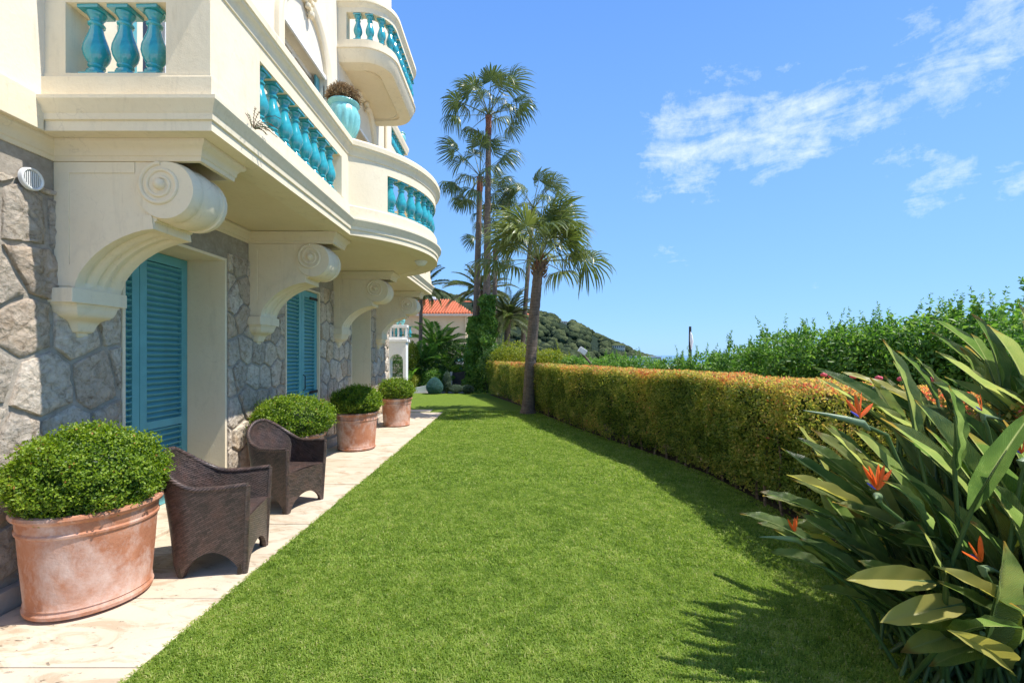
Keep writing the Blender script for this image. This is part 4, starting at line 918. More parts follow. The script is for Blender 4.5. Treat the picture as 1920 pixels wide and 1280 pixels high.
# ---------------------------------------------------------------- palms
def fan_mesh(seed, Rf=.95, pet=.9, nseg=34, droop=.5):
    rr = np.random.default_rng(seed); V = []; Fc = []; rn = []
    # petiole along +x bending down
    npz = 6
    for i in range(npz):
        t = i/(npz-1); x = pet*t; z = -.12*pet*t*t; w = .022*(1-.45*t)
        V += [(x, -w, z), (x, w, z), (x, 0, z+w*.8)]; rn += [.8]*3
    for i in range(npz-1):
        a = i*3
        for (p, q) in ((0, 1), (1, 2), (2, 0)): Fc += [(a+p, a+q, a+3+q), (a+p, a+3+q, a+3+p)]
    hx0, hz0 = pet, -.12*pet; A = R(118); base = rr.uniform(.2, .6)
    for k in range(nseg):
        a = -A+2*A*(k+.5)/nseg; L = Rf*(.80+.20*math.cos(a*.75))*rr.uniform(.9, 1.06); da = A/nseg*1.02; dr = droop*rr.uniform(.6, 1.5)
        prev = None; tw = rr.uniform(-.25, .25)
        for j, (f, wv) in enumerate(((.03, 1), (.48, 1), (.72, 1.0), (.88, .62), (1.0, .08))):
            r_ = L*f; zz = hz0+.10*math.cos(a)*f-dr*L*(max(0, f-.30))**1.7*1.3+(.012 if k % 2 else -.012)*f*2; sh = 1-.42*dr*max(0, f-.5)**2*2
            w = da*r_*wv if j < 2 else da*L*.38*wv*1.15; ca, sa = math.cos(a+tw*max(0, f-.5)), math.sin(a+tw*max(0, f-.5)); x = hx0+r_*sh*ca; y = r_*sh*sa; i0 = len(V)
            V += [(x+sa*w, y-ca*w, zz), (x, y, zz+w*.35), (x-sa*w, y+ca*w, zz)]; rr_ = base+rr.normal()*.10+(.28 if f > .9 else 0); rn += [rr_]*3
            if prev is not None:
                for q in (0, 1): Fc += [(prev+q, prev+q+1, i0+q+1), (prev+q, i0+q+1, i0+q)]
            prev = i0
    return npmesh('frond', np.array(V), np.array(Fc), np.clip(np.array(rn), 0, 1))
def fan_variants(mat, seed, **k):
    out = []
    for i in range(5):
        me = fan_mesh(seed+i, **k); me.materials.append(mat); out.append(me)
    return out
FV = fan_variants(M['palm'], 50, Rf=.66, pet=1.05, droop=1.05, nseg=30); FG = fan_variants(M['palmgreen'], 70, Rf=.66, pet=.85, droop=.9, nseg=34)
def palm(base, ctrl, top, r0, r1, nf, sc, label, variants, elo=-48, ehi=80, skirt=True, redtop=True, name='palm_tree', grp='tall fan palms', seed=1, boots=False):
    t = thing(name, base, label, 'palm tree', grp); b, c, tp = Vector(base), Vector(ctrl), Vector(top); pl = []; rad = []; n = 60; rr = random.Random(seed)
    for i in range(n):
        s_ = i/(n-1); p = b*(1-s_)**2+c*2*s_*(1-s_)+tp*s_*s_; pl.append(p); ring = .035*math.sin(i*2.1)+.03*rr.uniform(-1, 1); fl_ = .45*math.exp(-s_*22); rad.append((r0+(r1-r0)*s_)*(1+ring+fl_))
    MB().tube(pl, rad, 14).build('trunk', M['trunk'], t, smooth=70)
    if redtop:
        q = [p for p in pl[-5:]]; MB().tube(q, [r1*1.18*(1+.12*math.sin(i*2)) for i in range(5)], 12).build('fibre_collar', M['trunkred'], t, smooth=70)
    if boots:
        for k in range(46):
            a = k*2.4; s_ = k/46; z = -.42+s_*.5; d = Vector((math.cos(a), math.sin(a), 0)); p0 = tp+Vector((0, 0, z))+d*r1*.9; p1 = p0+d*(.10+.10*s_)+Vector((0, 0, .13)); MB().tube([p0, (p0+p1)/2+d*.02, p1], [.030, .022, .009], 5).build('leaf_stub', M['branch'] if k % 4 else M['trunkred'], t, smooth=60)
    for k in range(nf):
        s_ = (k+.5)/nf; e = R(ehi+(elo-ehi)*s_**.9+rr.uniform(-7, 7)); a = k*2.39996+rr.uniform(-.2, .2); o = bpy.data.objects.new('frond', variants[k % len(variants)]); COL.objects.link(o); o.parent = t
        o.matrix_basis = Matrix.Translation(tp-b+Vector((0, 0, .02))) @ Matrix.Rotation(a, 4, 'Z') @ Matrix.Rotation(-e, 4, 'Y') @ Matrix.Rotation(rr.uniform(-.45, .45), 4, 'X') @ Matrix.Scale(sc*rr.uniform(.85, 1.12), 4)
    return t
def palm_px(bx, Y, tx, ty, r0, r1, nf, sc, label, variants, bend=0, zb=0, **k):
    T = P(tx, ty, Y); B = Vector(((bx-960)*Y/F, Y, zb)); C_ = (B+T)/2+Vector((bend, 0, 0)); return palm(B, C_, T, r0, r1, nf, sc, label, variants, **k)
palm_px(909, 19.6, 916, 218, .18, .11, 20, 1.36, 'tallest fan palm rising above all the others from the ivy', FV, .04, elo=-12, seed=3)
palm_px(889, 19.9, 900, 332, .17, .11, 17, 1.28, 'second tallest fan palm just left of the tallest trunk', FV, 0, elo=-42, seed=4)
palm_px(919, 23.5, 910, 385, .16, .11, 9, 1.15, 'fan palm with red collar partly hidden behind the tallest trunk', FV, .05, elo=-45, seed=5)
palm_px(925, 22.5, 929, 462, .15, .10, 9, 1.0, 'shortest of the back fan palms, low crown right of the tallest trunk', FV, 0, elo=-40, seed=6)
palm_px(976, 20.5, 1000, 392, .11, .09, 19, 1.3, 'slender leaning fan palm behind the near green palm', FV, -.1, elo=-35, seed=8)
palm_px(990, 12.45, 1011, 492, .16, .135, 27, 1.30, 'near stout palm with fresh green crown standing at the gap in the hedge', FG, -.07, elo=2, ehi=84, redtop=False, boots=True, seed=9)

def pinnate_mesh(seed, L=1.8, n=34, ll=.34, bend=.9, w=.018):
    rr = np.random.default_rng(seed); V = []; Fc = []; rn = []; pts = []; p = np.array([0., 0, 0]); ang = .0
    for i in range(n+1): pts.append(p.copy()); a = -bend*(i/n)**1.5; p = p+np.array([math.cos(a), 0, math.sin(a)])*L/n
    for i in range(n):
        w_ = .02*(1-i/n)+.003; i0 = len(V); a, b = pts[i], pts[i+1]; V += [(a[0], -w_, a[2]), (a[0], w_, a[2]), (b[0], w_, b[2]), (b[0], -w_, b[2])]; rn += [.8]*4; Fc += [(i0, i0+1, i0+2), (i0, i0+2, i0+3)]
        if i < 3: continue
        for sd in (-1, 1):
            l = ll*math.sin(math.pi*min(1, (i/n)*.8+.15))*rr.uniform(.85, 1.15); d = np.array([.55, sd*.85, .25-.1*rr.random()]); d /= np.linalg.norm(d); m_ = a+d*l*.5+np.array([0,0,.01]); tp = a+d*l+np.array([0, 0, -.28*l]); i0 = len(V)
            V += [tuple(a), tuple(m_+[w, 0, 0]), tuple(tp), tuple(m_-[w, 0, 0])]; r0 = rr.uniform(.2, .8); rn += [r0]*4; Fc += [(i0, i0+1, i0+2), (i0, i0+2, i0+3)]
    return npmesh('frond', np.array(V), np.array(Fc), np.array(rn))
def pinvars(mat, seed, **k):
    out = []
    for i in range(4): me = pinnate_mesh(seed+i, **k); me.materials.append(mat); out.append(me)
    return out
PV = pinvars(M['palm'], 90); PG = pinvars(M['shrub'], 95, w=.028, ll=.42)
palm_px(947, 20.5, 953, 592, .14, .12, 44, .85, 'feathery date palm with round crown between the two trunks', PV, 0, elo=-35, redtop=False, grp='feathery palms', seed=11)
palm_px(905, 24, 903, 545, .16, .14, 22, 1.15, 'feathery palm spreading behind the ivy covered trunks', PV, 0, elo=-25, redtop=False, grp='feathery palms', seed=12)
palm_px(787, 21.5, 790, 540, .10, .08, 20, .95, 'feathery palm peeking out past the end of the balcony', PV, 0, elo=-30, redtop=False, grp='feathery palms', seed=13)
palm_px(818, 22.5, 820, 655, .16, .16, 34, 1.05, 'bushy feathery palm in front of the beige house', PG, 0, elo=-40, redtop=False, grp='feathery palms', seed=14)
palm_px(793, 20.5, 792, 690, .14, .14, 26, .85, 'low feathery palm beside the white arch wall', PG, 0, elo=-35, redtop=False, grp='feathery palms', seed=15)
palm_px(838, 20.8, 840, 705, .12, .12, 22, .7, 'small feathery palm with yellowing fronds behind the blue green shrub', PG, 0, elo=-50, redtop=False, grp='feathery palms', seed=16)

# ---------------------------------------------------------------- shrubs
def cloud(n, blobs_, lump=.10, depth=.35):
    out_p, out_n, out_r = [], [], []; wts = np.array([b[3]*b[4]+b[4]*b[5]+b[3]*b[5] for b in blobs_]); wts = wts/wts.sum()
    for i, (cx, cy, cz, rx, ry, rz) in enumerate(blobs_):
        p, nn, k = ellip(max(20, int(n*wts[i])), (cx, cy, cz), (rx, ry, rz), lump, int(abs(cx*31+cz*17))+i, -1, 6, depth); keep = p[:, 2] > .02; out_p.append(p[keep]); out_n.append(nn[keep]); out_r.append(k[keep]-1)
    return np.concatenate(out_p), np.concatenate(out_n), np.concatenate(out_r)
def shrub(name, blobs_, n, L_, mat, label, cat='shrub', grp=None, wr=.5, base=.5, sprigs=0, stemh=None):
    c = blobs_[0]; t = thing(name, (c[0], c[1], 0), label, cat, grp); p, nn, k = cloud(n, blobs_)
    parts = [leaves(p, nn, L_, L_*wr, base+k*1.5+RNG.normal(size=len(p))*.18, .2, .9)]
    for s_ in range(sprigs):
        b = blobs_[random.randrange(len(blobs_))]; a = random.uniform(0, 6.28); q0 = np.array([b[0]+b[3]*.6*math.cos(a), b[1]+b[4]*.6*math.sin(a), b[2]+b[5]*.75]); H = random.uniform(.12, .34)*(L_/.05)**.5; m_ = 16
        tt = np.repeat(np.linspace(0, 1, m_), 3); d = np.array([random.uniform(-.35, .35), random.uniform(-.35, .35), 1]); q = q0+tt[:, None]*d*H; nn_ = norm(RNG.normal(size=(len(q), 3))*[1, 1, .3]+[0, 0, .2]); parts.append(leaves(q, nn_, L_*.9*(1.1-.6*tt), L_*.9*wr*(1.1-.6*tt), .6+RNG.normal(size=len(q))*.15, .1, .5))
    V, Fc, r_ = join(*parts); o = link('foliage', npmesh('foliage', V, Fc, r_), mat, t); o['kind'] = 'stuff'
    m_ = MB()
    for k in range(5): b = random.choice(blobs_); m_.tube([(c[0]+random.uniform(-.05, .05), c[1], 0), ((c[0]+b[0])/2, (c[1]+b[1])/2, b[2]*.55), (b[0], b[1], b[2])], [.025*(1+c[3]), .018, .008], 6)
    m_.build('branches', M['branch'], t, smooth=60)
    return t
# tall leafy shrubs behind the hedge, right: (px, top px y, Y, radius)
row = [(1262,662,11.0,.55),(1330,652,10.0,.55),(1400,636,8.8,.6),(1468,612,7.8,.62),(1545,604,7.0,.62),(1625,594,6.5,.62),(1705,578,6.0,.6),(1790,566,5.6,.6),(1880,570,5.3,.65),(1990,575,5.0,.7)]
names = ['low leafy green shrub farthest right behind the hedge near the mast','leafy green shrub right of the dark mast','leafy shrub where the green row starts to rise','green shrub with pointed sprigs, middle of the row','green shrub above the left bird of paradise leaves','full green shrub above the orange flower','tall green shrub with the highest sprigs','tall green shrub behind the upright pointed leaves','green shrub at the right edge behind the pointed leaves','green shrub cut by the right edge of the picture']
for i, ((px, py, Y, rr), lb) in enumerate(zip(row, names)):
    tp = P(px, py, Y); H = tp.z-.10; bl = [(tp.x, Y, H-.42, rr, rr*.8, .42), (tp.x-.3, Y+.1, H-.75, rr*.85, rr*.8, .55), (tp.x+.35, Y-.1, H-.7, rr*.85, rr*.8, .5), (tp.x, Y, H-1.2, rr*1.0, rr*.9, .7), (tp.x+.25, Y, H-.3, rr*.5, rr*.5, .25)]
    shrub('leafy_shrub', bl, 9000, .076, M['shrub'], lb, grp='green shrubs behind the hedge', sprigs=16, wr=.42, base=.5)
shrub('leafy_shrub', [(4.25, 3.5, 1.85, .3, .4, .3), (4.4, 3.6, 1.4, .5, .5, .5), (4.4,3.6,.9,.6,.6,.7)], 5000, .055, M['shrub'], 'green shrub beyond the frame edge with one sprig reaching in', sprigs=9)
# shrubs around the palms behind the far hedge
sh2 = [(1030,655,14.5,.6,'shrubyel','yellow green shrub just right of the stout palm'),(1075,668,14.0,.55,'shrub','green shrub left of the angled lamp'),(1150,666,12.5,.6,'shrub','green shrub below the hillside villa'),(1205,670,12.0,.55,'shrub','low green shrub between villa and mast'),
       (965,640,17.5,.8,'shrubyel','lime green shrub between ivy and stout palm'),(940,648,18.5,.7,'shrubdark','dark shrub right beside the ivy columns'),(1110,672,15.5,.7,'shrub','green shrub behind the angled lamp')]
for px, py, Y, rr, mt, lb in sh2:
    tp = P(px, py, Y); H = tp.z; shrub('garden_shrub', [(tp.x, Y, H-rr*.6, rr, rr, rr*.6), (tp.x+.35, Y, H-rr*1.1, rr, rr, rr*.8), (tp.x-.35, Y+.2, H-rr*1.1, rr*.9, rr, rr*.8)], 6500, .07, M[mt], lb, sprigs=6, wr=.5)
sh3 = [((-3.85,20.6),1.5,1.1,'shrubdark','dark bushy tree filling the corner beside the white arch wall',.10),((-2.9,22.0),2.2,1.3,'shrubdark','dark tall shrub below the beige house',.11),((-3.4,19.8),.95,.55,'shrub','bright leafy shrub left of the blue green dome',.09),((-4.3,19.7),.72,.42,'shrubyel','low yellow green mound above the white step wall',.06),((-4.35,19.9),2.1,.28,'shrubyel','narrow yellow green climber column beside the arch',.07),((-2.3,24.5),1.6,1.0,'shrubdark','dark shrub at the foot of the beige house',.11)]
for (x, y), H, rr, mt, lb, L_ in sh3:
    shrub('garden_shrub', [(x, y, H*.62, rr, rr, H*.42), (x-.2*rr, y, H*.3, rr*.9, rr, H*.35)], 6000, L_, M[mt], lb, wr=.5)
bg = P(815, 736, 18.7)
tegg = thing('domed_shrub', (bg.x, bg.y, 0), 'smooth pointed blue green clipped shrub at the end of the lawn', 'shrub')
p, nn, k = ellip(14000, (bg.x, bg.y, .30), (.34, .34, .36), .02, 5, -.8, 4, .05); tap = np.clip((p[:, 2]-.30)/.36, 0, 1); p[:, :2] = np.array([bg.x, bg.y])+(p[:, :2]-np.array([bg.x, bg.y]))*(1-.30*tap)[:, None]; 
V, Fc, r_ = leaves(p, nn, .03, .016, .5+RNG.normal(size=len(p))*.12, .4, .5); link('foliage', npmesh('foliage', V, Fc, r_), M['bluegreen'], tegg)['kind'] = 'stuff'
core('inner_foliage', (bg.x, bg.y, .30), (.34*.85, .34*.85, .33), M['bluegreen'], tegg, .88)['kind'] = 'stuff'
for px, ph, rr, lb in ((838,.85,.17,'tall white flowering column shrub beside the blue green dome'),(855,.34,.30,'round silvery shrub in front of the dark gate'),(877,.33,.24,'pale lavender shrub right of the silvery one')):
    q = P(px, 736, 18.9); shrub('silver_shrub', [(q.x, q.y, ph*.55, rr, rr, ph*.5)], 3500, .04, M['silver'], lb, wr=.5, base=.3)
# ivy columns round the two palm trunks
for (px, Y, ztop, rr, lb) in ((914,19.55,4.15,.40,'thick ivy column climbing the tallest palm trunk'),(890,19.75,3.25,.34,'shorter ivy column climbing the left palm trunk')):
    x = (px-960)*Y/F; t = thing('ivy', (x, Y, 0), lb, 'ivy', 'ivy on the palm trunks'); n = 13000; z = ztop*RNG.random(n)**.9; a = RNG.random(n)*6.283; w = rr*(1.22-.60*z/ztop)*(1+.2*np.sin(z*5+a*2)+.14*np.sin(z*11-a)+.1*np.sin(z*23+a*3))
    w *= (1-.3*RNG.random(n)**2); w *= 1+.22*(RNG.random(n) < .06); p = np.stack([x+w*np.cos(a), Y+w*np.sin(a), z], 1); nn = np.stack([np.cos(a), np.sin(a), np.zeros(n)], 1); V, Fc, r_ = leaves(p, nn, .10, .085, .55+.25*vnoise(p, 7, 3)+RNG.normal(size=n)*.2, -.5, .5)
    link('foliage', npmesh('foliage', V, Fc, r_), M['shrub'], t)['kind'] = 'stuff'
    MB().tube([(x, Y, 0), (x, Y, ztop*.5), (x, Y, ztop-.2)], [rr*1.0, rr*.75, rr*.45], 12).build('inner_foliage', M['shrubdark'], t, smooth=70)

# ---------------------------------------------------------------- background buildings
# white garden wall with arch, turquoise balustrade and pots
gw = thing('garden_pavilion', (-3.6, 14.2, 0), 'white garden wall with round arch and turquoise balusters past the villa corner', 'wall')
def PX(px, Y): return (px-960)*Y/F
def PZ(py, Y): return 1.6+(665-py)*Y/F
Yp = 14.2; x0, x1 = PX(716, Yp), PX(761, Yp); a0, a1 = PX(731, Yp), PX(755.5, Yp); zt = PZ(641, Yp); zs = PZ(676, Yp)
mb = MB(); mb.box(x0, a0, Yp, Yp+.3, 0, zt); mb.box(a1, x1, Yp, Yp+.3, 0, zt)
arcp = [(a0, zt), (a0, zs)]+[((a0+a1)/2-(a1-a0)/2*math.cos(math.pi*k/16), zs+(a1-a0)/2*math.sin(math.pi*k/16)) for k in range(1, 16)]+[(a1, zs), (a1, zt)]
mb.prism(arcp, 'y', Yp, Yp+.3); mb.build('arch_wall', M['white'], gw)
MB().box(x0-.05, x1+.05, Yp-.05, Yp+.35, zt, zt+.09).build('cornice', M['white'], gw, bevel=.01)
MB().box(x0, x1, Yp+.05, Yp+.25, zt+.09, zt+.16).build('plinth', M['white'], gw)
z2 = PZ(612, Yp)
for k in range(6): baluster(gw, (-3.6, 14.2, 0), x0+.12+k*.145, Yp+.15, zt+.16, 0, .68)
for k in range(4): MB().box(x0+k*.235, x0+.055+k*.235, Yp+.06, Yp+.24, zt+.161, z2-.04).build('pier', M['white'], gw)
MB().box(x0-.03, x1+.03, Yp+.02, Yp+.28, z2-.04, z2+.05).build('handrail', M['white'], gw, bevel=.01)
MB().box(x0-6, x0, Yp, Yp+.25, 0, 3.0).build('side_wall', M['white'], gw)
urn(PX(745, 14.3), 14.35, z2+.05, .40, 'left turquoise pot on the white garden wall', 'pots on the garden wall'); urn(PX(754, 14.3), 14.35, z2+.05, .40, 'right turquoise pot on the white garden wall', 'pots on the garden wall')
shrub('garden_shrub', [(PX(743,14.9), 15.0, .8, .32, .3, .85)], 3800, .05, M['shrubdark'], 'dark green clipped shrub seen through the white arch', wr=.5)
lw_ = thing('step_wall', (PX(786,19.1), 19.1, 0), 'low white sloping step wall at the end of the lawn', 'wall')
MB().prism([(PX(768,19.1), 0), (PX(801,19.1), 0), (PX(801,19.1), PZ(722,19.1)), (PX(768,19.1), PZ(729,19.1))], 'y', 19.1, 19.35).build('wall_block', M['white'], lw_)
# terrace wall with balusters, gate
tw = thing('terrace_wall', (PX(870,21.5), 21.5, 0), 'distant white terrace wall topped by turquoise balusters and planter', 'wall')
Yt = 21.5; MB().box(PX(838,Yt), PX(866,Yt), Yt, Yt+.3, 0, PZ(696,Yt)).build('wall_block', M['white'], tw); MB().box(PX(855,Yt), PX(868,Yt), Yt-.1, Yt+.3, PZ(683,Yt), PZ(679,Yt)).build('handrail', M['white'], tw)
MB().box(PX(838,Yt), PX(855,Yt), Yt-.05, Yt+.3, PZ(688,Yt), PZ(685,Yt)).build('handrail', M['white'], tw)
for k in range(8): baluster(tw, (PX(870,21.5), 21.5, 0), PX(841+k*3.4, Yt), Yt+.1, PZ(696,Yt), 0, .62)
for k in range(3): urn(PX(853+k*6, Yt), Yt+.05, PZ(679,Yt), .34, ['leftmost','middle','rightmost'][k]+' of three turquoise pots in front of the beige house', 'three pots on the terrace wall')
gt = thing('gate', (PX(865,20.3), 20.3, 0), 'dark grey sliding gate with white post at the end of the lawn', 'gate')
Yg = 20.3; MB().prism([(PX(848,Yg), 0), (PX(885,Yg), 0), (PX(885,Yg), PZ(694,Yg)), (PX(848,Yg), PZ(699,Yg))], 'y', Yg, Yg+.05).build('gate_panel', M['darkpanel'], gt)
MB().box(PX(844,Yg), PX(848,Yg)-.005, Yg-.05, Yg+.1, 0, PZ(697,Yg)).build('gate_post', M['white'], gt)
# beige house
Yh = 34.0; hs_ = thing('house', (PX(840,Yh), Yh, 0), 'beige rendered house with orange hipped tile roof behind the garden palms', 'house')
MB().box(PX(700,Yh), PX(876,Yh), Yh, Yh+9, 0, PZ(588,Yh)).build('wall', M['beige'], hs_)
rf = MB(); ex0, ex1, ez = PX(690,Yh), PX(886,Yh), PZ(589,Yh); rz_ = PZ(560,Yh+3.5); ry = Yh+4.5
rf.add([(ex0,Yh-.4,ez),(ex1,Yh-.4,ez),(ex1,Yh+9.4,ez),(ex0,Yh+9.4,ez),(ex0+3,ry,rz_),(PX(848,Yh+4.5),ry,rz_)], [(0,1,5,4),(1,2,5),(2,3,4,5),(3,0,4),(3,2,1,0)])
rfo = rf.build('roof', M['rooftile'], hs_)
nrm = Vector((0, -(rz_-ez), 4.9)).normalized(); tl = MB()
k = 0; xx = ex0+.1
while xx < ex1:
    # barrel tile courses on the front slope
    fmax = 1.0 if xx < PX(848,Yh+4.5) and xx > ex0+3 else ((ex1-xx)/(ex1-PX(848,Yh+4.5)) if xx > ex0+3 else (xx-ex0)/3)
    a = Vector((xx, Yh-.42, ez+.03)); b = Vector((xx, Yh-.4+4.9*fmax, ez+(rz_-ez)*fmax+.03)); tl.tube([a, b], .085, 6); xx += .22
tl.build('tiles', M['rooftile'], hs_, smooth=60)
MB().box(ex0, ex1+.03, Yh-.5, Yh-.4, ez-.16, ez-.02).build('gutter', M['terrace'], hs_, bevel=.01)
MB().tube([(PX(873,Yh), Yh-.08, 0), (PX(873,Yh), Yh-.08, ez-.1)], .07, 8).build('drainpipe', M['beige'], hs_, smooth=60)
ch = MB(); cx_ = PX(812,Yh+4); ch.box(cx_-.3, cx_+.3, Yh+4, Yh+4.6, rz_-.5, PZ(562,Yh+4)); ch.box(cx_-.38, cx_+.38, Yh+3.9, Yh+4.7, PZ(562,Yh+4), PZ(560,Yh+4)); ch.box(cx_-.15, cx_+.15, Yh+4.1, Yh+4.5, PZ(560,Yh+4), PZ(556,Yh+4)); ch.build('chimney', M['white'], hs_)
for px in (838,846,852): MB().box(PX(px,30)-.07, PX(px,30)+.07, 30, 30.2, 0, PZ(655,30)).build('balcony_post', M['white'], hs_) if False else None
# hillside villas
def far_villa(px0, px1, pyt, pyb, Y, wm, rm, label, floors=2, nwin=5, hip=True):
    a, b = PX(px0, Y), PX(px1, Y); zt_, zb_ = PZ(pyt, Y), PZ(pyb, Y); t = thing('hillside_house', ((a+b)/2, Y, zb_), label, 'house', 'houses on the hillside')
    MB().box(a, b, Y, Y+(b-a)*.7, zb_-8, zt_).build('wall', M[wm], t)
    if hip:
        c = (a+b)/2; d = Y+(b-a)*.35; rf_ = MB(); e = .6; w2 = (b-a)*.2; rf_.add([(a-e, Y-e, zt_), (b+e, Y-e, zt_), (b+e, Y+(b-a)*.7+e, zt_), (a-e, Y+(b-a)*.7+e, zt_), (c-w2, d, zt_+(b-a)*.16), (c+w2, d, zt_+(b-a)*.16)], [(0,1,5,4),(1,2,5),(2,3,4,5),(3,0,4),(3,2,1,0)]); rf_.build('roof', M[rm], t)
    for fl_ in range(floors):
        for k in range(nwin):
            xx = a+(b-a)*(k+.5)/nwin; zz = zb_+(zt_-zb_)*(fl_+.3)/floors; hh = (zt_-zb_)/floors*.5; MB().box(xx-(b-a)/nwin*.2, xx+(b-a)/nwin*.2, Y-.05, Y+.1, zz, zz+hh).build('window', M['glassdark'], t)
    return t
far_villa(1148, 1172, 647, 661, 330, 'cream', 'hill', 'cream hillside villa with rows of windows above the hedge', 2, 6)
far_villa(1111, 1121, 645, 655, 345, 'terrace', 'rooftile', 'small orange roofed house tucked in the hillside pines', 1, 3)
far_villa(1050, 1063, 602, 614, 400, 'cream', 'terrace', 'pale building on the crest of the hill', 2, 4, False)
far_villa(868, 884, 566, 578, 380, 'rooftile', 'rooftile', 'pink house on the hill behind the palms', 2, 4)
far_villa(976, 996, 590, 598, 390, 'wallup', 'rooftile', 'house on the hill glimpsed between the slender and stout palm trunks', 2, 4)
wr_ = thing('flat_roof_building', (PX(1215,120), 120, -4), 'low white flat roofed building beyond the shrubs by the horizon', 'building')
MB().box(PX(1196,120), PX(1238,120), 120, 130, -6, PZ(669.5,120)).build('wall', M['white'], wr_); MB().box(PX(1194,120), PX(1240,120), 119.5, 130.5, PZ(669.5,120), PZ(668,120)).build('roof', M['white'], wr_)
# pines on the hill (far wood)
HV = [(1148,1172,662,330),(1111,1121,656,345),(1050,1063,615,400),(868,884,579,380),(976,996,599,390)]
n = 5200; parts = []; ico = []
bm = bmesh.new(); bmesh.ops.create_icosphere(bm, subdivisions=2, radius=1); iv = np.array([v.co[:] for v in bm.verts]); itf = np.array([[v.index for v in f.verts] for f in bm.faces]); bm.free()
for k in range(n):
    u = random.uniform(560, 1235) if k > 200 else random.uniform(1000, 1230); r_ = random.choice([random.uniform(110, 430), random.uniform(250, 425), random.uniform(360, 425)]); z = terr(u, r_)+1.6; rad = random.uniform(1.6, 3.9)*(.30+.70*r_/400)
    if u > 1180: rad *= .7
    pw = rad*F/r_; ptop = 665-(z+rad*1.5-1.6)*F/r_
    if any(h0_-pw < u < h1_+pw and r_ < hy_+18 and ptop < hb_-2 for h0_, h1_, hb_, hy_ in HV): continue
    c = np.array([(u-960)/F*r_, r_, z+rad*.6]); q = iv*(1+.22*vnoise(iv*1.0+k, 3.2, k % 7)[:, None]+RNG.normal(size=(len(iv), 1))*.07)*np.array([rad, rad, rad*.95])+c
    parts.append((q, itf, np.clip(RNG.normal(.45, .28)+.25*(iv[:, 2])*.5+RNG.normal(size=len(iv))*.12, 0, 1)))
V, Fc, r_ = join(*parts); setp(link('hillside_pines', npmesh('hillside_pines', V, Fc, r_), M['hilltree']), 'dark green pine wood covering the distant hillside', 'trees', kind='stuff')
# garden lamp, mast
lm = thing('garden_lamp', P(1106, 680, 13.5), 'angled metal lamp arm with white head rising over the hedge', 'lamp')
a, b = P(1110, 684, 13.5), P(1091, 662, 13.5); MB().tube([a-Vector((0,0,1.3)), a, b], [.035, .035, .03], 8).build('lamp_arm', M['trunk'], lm, smooth=60)
MB().box(-.12, .12, -.09, .09, -.085, .085, Matrix.Translation(P(1092, 658, 13.5)) @ Matrix.Rotation(R(35), 4, 'Y')).build('lamp_head', M['metalwhite'], lm, bevel=.015)
ms = thing('mast', P(1294, 665, 26), 'thin dark mast with furled white flag standing against the sky', 'mast')
MB().tube([P(1294, 725, 26), P(1294, 650, 26), P(1294, 612, 26)], [.09, .085, .07], 10).build('pole', M['iron'], ms, smooth=60)
MB().tube([P(1296.5, 655, 25.9), P(1297, 640, 25.9), P(1296, 628, 25.9), P(1294.8, 622, 25.9)], [.02, .10, .075, .02], 8).build('furled_flag', M['metalwhite'], ms, smooth=60)
# pink blooms behind hedge on the right
for i, (px, py, Y) in enumerate([(1545,703,5.0),(1560,706,5.0),(1648,709,4.6),(1690,711,4.5),(1747,712,4.3),(1600,706,4.8)]):
    q = P(px, py, Y); t = thing('pink_flower', q, ['leftmost pink bloom above the hedge top','second pink bloom peeping over the hedge','pink bloom over the hedge between long leaves','pink bloom over the hedge near the grey curled leaf','rightmost pink bloom over the hedge','small pink bloom beside the yellow edged leaf'][i], 'flower', 'pink blooms behind the hedge')
    for k in range(5):
        a = k*1.256; mb = MB().lathe([(0,.022),(.016,.014),(.02,0),(.012,-.014),(0,-.018)], .016*math.cos(a), .016*math.sin(a), .006*(k % 2), 8); link('petal', mb.mesh('petal', 60), M['flower'], t, False)
    mb = MB().tube([(0,0,-.01),(0,0,-.5)], .003, 4); link('stalk', mb.mesh('stalk'), M['stem'], t, False)

